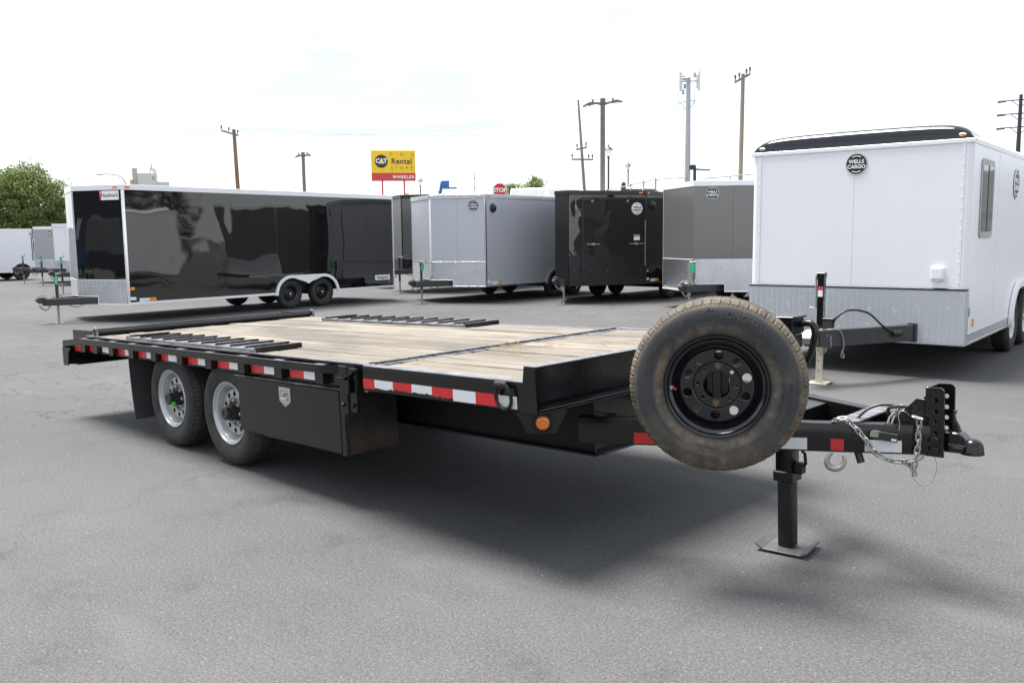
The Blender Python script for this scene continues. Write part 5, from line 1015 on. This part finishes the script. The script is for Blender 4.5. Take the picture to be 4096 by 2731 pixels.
vehicle('parked_car', 'dark windowed sedan beside the pickup behind the fence', 'car', -7.6, 8.2, [(-2.2, .4), (2.2, .4), (2.25, .85), (1.3, .95), (.6, 1.5), (-.9, 1.55), (-1.7, 1.0), (-2.25, .95)], 1.8, 'car_dark', [[(-1.4, 1.0), (.9, 1.0), (.5, 1.42), (-.8, 1.46)]], (-1.4, 1.4), .32, zr_=2.4)
t = thing('traffic_cone', 'orange hooded work marker above the fence', 'traffic cone'); t.matrix_world = RDM @ Matrix.Translation((-5.95, .8, 2.15)); obj('cone', MB().lathe([(.26, 0), (.24, .8), (.16, 1.5), (.06, 1.85), (0, 1.9)], 14, Matrix.Rotation(R(90), 4, 'X')), 'hi_vis', t); obj('cone_cap', MB().lathe([(.15, 1.6), (.10, 2.0), (0, 2.08)], 12, Matrix.Rotation(R(90), 4, 'X')), 'lamp_black', t)

# ------------------------------------------------------------------ overhead wires
def wire(name, label, p, q, sag, r=.014, n=1, sp=(0, 0, .3), group='overhead wires'):
    r *= .85
    for i in range(n):
        A_, B_ = Vector(p)+Vector(sp)*i, Vector(q)+Vector(sp)*i
        o = obj(name, MB().tube([A_.lerp(B_, k/24)-Vector((0, 0, sag*4*(k/24)*(1-k/24))) for k in range(25)], r, 4), 'wire_gray'); tag(o, label, 'wire', group)
wire('overhead_wire', 'thin overhead wire sagging between the brown pole and the leaning pole', (-60.2, 32.7, 10.7), (-38.95, 50.9, 11.4), .9, .016, 3, (.14, .25, -.16))
wire('overhead_wire', 'thin overhead wire running left from the brown pole', (-60.2, 32.7, 10.7), (-95, 8, 10.5), .9, .018, 3, (.14, .25, -.16))
wire('overhead_wire', 'thin overhead wire running right from the tall pole behind the white trailer', (-21.7, 44.6, 11.0), (28, 47, 8.4), .9, .013, 4, (.15, .1, .07))
wire('overhead_wire', 'thin overhead wire between the leaning pole and the tall pole behind the white trailer', (-38.7, 51.0, 7.7), (-21.4, 44.8, 9.0), .5, .012, 2, (.3, .3, .5))
wire('overhead_wire', 'thin overhead wire running to the steel transmission pole', (-31.9, 131.8, 15.6), (-140, 92, 18), 2.0, .03, 3, (.0, .0, 1.8))

# ------------------------------------------------------------------ trees
def tree(name, label, x, y, lobes, nleaf, leaf, m, trunk_h, trunk_r, group=None):
    t = thing(name, label, 'tree', (x, y, 0), 0, group)
    b_ = MB().tube([(0, 0, -.1), (.05, 0, trunk_h*.5), (0, .05, trunk_h)], [trunk_r*1.2, trunk_r, trunk_r*.7], 10)
    for (cx, cy, cz, rx, ry, rz) in lobes: b_.tube([(0, 0, trunk_h*.7), (cx*.5, cy*.5, lerp(trunk_h*.7, cz, .6)), (cx, cy, cz+rz*.3)], [trunk_r*.55, trunk_r*.35, trunk_r*.12], 6)
    obj('trunk', b_, 'bark', t)
    rnd = random.Random(int(abs(x)*10)); vs_, fs_, tone = [], [], []
    tot = sum(l[3]*l[4]*l[5] for l in lobes)
    for (cx, cy, cz, rx, ry, rz) in lobes:
        ncl = max(6, int(nleaf*(rx*ry*rz)/tot/26))
        for _ in range(ncl):
            while True:
                u = Vector((rnd.uniform(-1, 1), rnd.uniform(-1, 1), rnd.uniform(-1, 1)))
                if .25 < u.length < 1: break
            u = u.normalized()*(u.length**.45)
            c_ = Vector((cx+u.x*rx, cy+u.y*ry, cz+u.z*rz)); cr = rnd.uniform(.6, 1.4)*max(leaf*2.6, .34); tn = rnd.uniform(.1, .9)
            for _k in range(26):
                p = c_+Vector((rnd.gauss(0, 1), rnd.gauss(0, 1), rnd.gauss(0, .8)))*cr*.6; a1 = Vector((rnd.gauss(0, 1), rnd.gauss(0, 1), rnd.gauss(0, .6))).normalized(); a2 = a1.orthogonal().normalized(); s_ = leaf*rnd.uniform(.6, 1.2); k = len(vs_)
                vs_ += [p-a1*s_, p+a2*s_*.45, p+a1*s_, p-a2*s_*.45]; fs_.append((k, k+1, k+2, k+3)); tone.append(min(1, max(0, tn+rnd.uniform(-.25, .25))))
    me = bpy.data.meshes.new('crown'); me.from_pydata(vs_, [], fs_); at_ = me.attributes.new('tone', 'FLOAT', 'FACE')
    at_.data.foreach_set('value', tone); link('crown', me, m, t); return t
tree('broadleaf_tree', 'large full green tree rising behind the small white trailers', -66.5, 19.6, [(0, 0, 4.6, 2.6, 2.6, 2.2), (.2, .4, 6.2, 1.5, 1.5, 1.25), (-.4, -2.0, 4.3, 2.2, 2.2, 1.9), (.4, 2.0, 4.4, 1.6, 1.7, 1.7), (.8, 2.6, 3.6, 1.5, 1.6, 1.4), (-.6, -3.8, 3.8, 2.2, 2.2, 2.0), (.5, -1.0, 5.5, 1.4, 1.4, 1.0), (1.0, 2.2, 5.5, .7, .7, .75), (0, 0, 2.4, 2.6, 3.4, 1.4), (.3, -.6, 6.5, .8, .8, .7)], 52000, .105, 'leaf_green', 2.4, .28)
tree('broadleaf_tree', 'light green tree top above the white van', -41.5, 48.6, [(0, 0, 4.5, 1.0, 1.0, 1.3), (.1, .1, 5.5, .7, .7, .7), (-.5, -.4, 4.3, .9, .9, .9), (.5, .45, 4.2, .8, .8, .9)], 6200, .12, 'leaf_light', 3.2, .16)
tree('broadleaf_tree', 'low light green tree top between the stop sign and the white van', -42.9, 47.4, [(0, 0, 4.9, .8, .8, .8), (.6, .5, 4.7, .7, .7, .8), (-.4, -.4, 4.6, .5, .5, .6)], 3600, .11, 'leaf_light', 3.0, .13)
for i, (x, y, h) in enumerate(((24, 21, 6.5), (27, 18, 5.2), (30, 24.5, 7.5), (33, 15, 6), (36, 28, 6.8), (22, 30, 8), (40, 21, 9), (31, 33, 9))):
    tree('conifer_tree', 'dark narrow conifer beyond the end of the trailer row', x, y, [(0, 0, h*.35, h*.17, h*.17, h*.33), (0, 0, h*.65, h*.11, h*.11, h*.33)], 3200, .16, 'leaf_conifer', h*.2, .16, 'conifers beyond the trailer row')

# ------------------------------------------------------------------ sales building behind the camera, mirrored in the glossy noses
SB = thing('sales_building', 'long tan metal sales building with dark windows across the lot', 'building', (-14, -34, 0), R(4))
obj('wall', MB().box(-26, 26, -9, 0, 0, 5.6, .05), 'wall_slate', SB); obj('roof', MB().prism([(-9.4, 5.5), (.4, 5.5), (.4, 5.7), (-4.5, 7.4), (-9.4, 5.7)], 'yz', -26.4, 26.4), 'charcoal_paint', SB)
for i in range(9):
    x = -24+i*5.6
    if i % 3 == 1: dr = obj('roll_door', MB().box(x, x+3.4, .005, .06, .02, 3.6, .01), 'trim_white', SB)
    else:
        wi = obj('window', MB().box(x, x+3.0, .005, .07, .9, 2.9, .02), 'window_frame', SB); obj('pane', MB().box(x+.1, x+2.9, .0705, .08, 1.0, 2.8, 0), 'window_glass', wi)
for i, (x, y, sk, lab) in enumerate(((-17.5, -19, 'car_dark', 'dark pickup truck parked before the sales building'), (-24, -20, 'lift_blue', 'blue pickup truck parked before the sales building'), (-11, -18.5, 'lift_blue', 'blue pickup truck with its nose to the sales building'))):
    t = vehicle('pickup_truck', lab, 'pickup truck', 0, 0, [(-2.9, .5), (2.8, .5), (2.85, 1.15), (1.5, 1.25), (.9, 1.85), (-.7, 1.9), (-1.0, 1.3), (-2.95, 1.25)], 1.95, sk, [[(-.75, 1.28), (.2, 1.28), (.2, 1.78), (-.62, 1.80)], [(.26, 1.28), (1.3, 1.28), (.82, 1.76), (.26, 1.78)]], (-1.9, 1.8), .38)
    t.matrix_world = Matrix.Translation((x, y, 0)) @ Matrix.Rotation(R(6+i*88), 4, 'Z')

# loose grit on the asphalt
b = MB(); rg = random.Random(3)
for _ in range(220):
    x, y = rg.uniform(-6, 6.5), rg.uniform(-3.0, 6); r_ = rg.uniform(.002, .0055); v = [b.b.verts.new((x+r_*math.cos(R(q*72))*rg.uniform(.7, 1.2), y+r_*math.sin(R(q*72))*rg.uniform(.7, 1.2), 0)) for q in range(5)]; t_ = b.b.verts.new((x, y, r_*.8))
    for q in range(5): b.b.faces.new((v[q], v[(q+1) % 5], t_))
gr_ = obj('grit', b, 'cast_gray', None, kind='stuff'); tag(gr_, 'loose light grit scattered over the asphalt lot', 'grit')
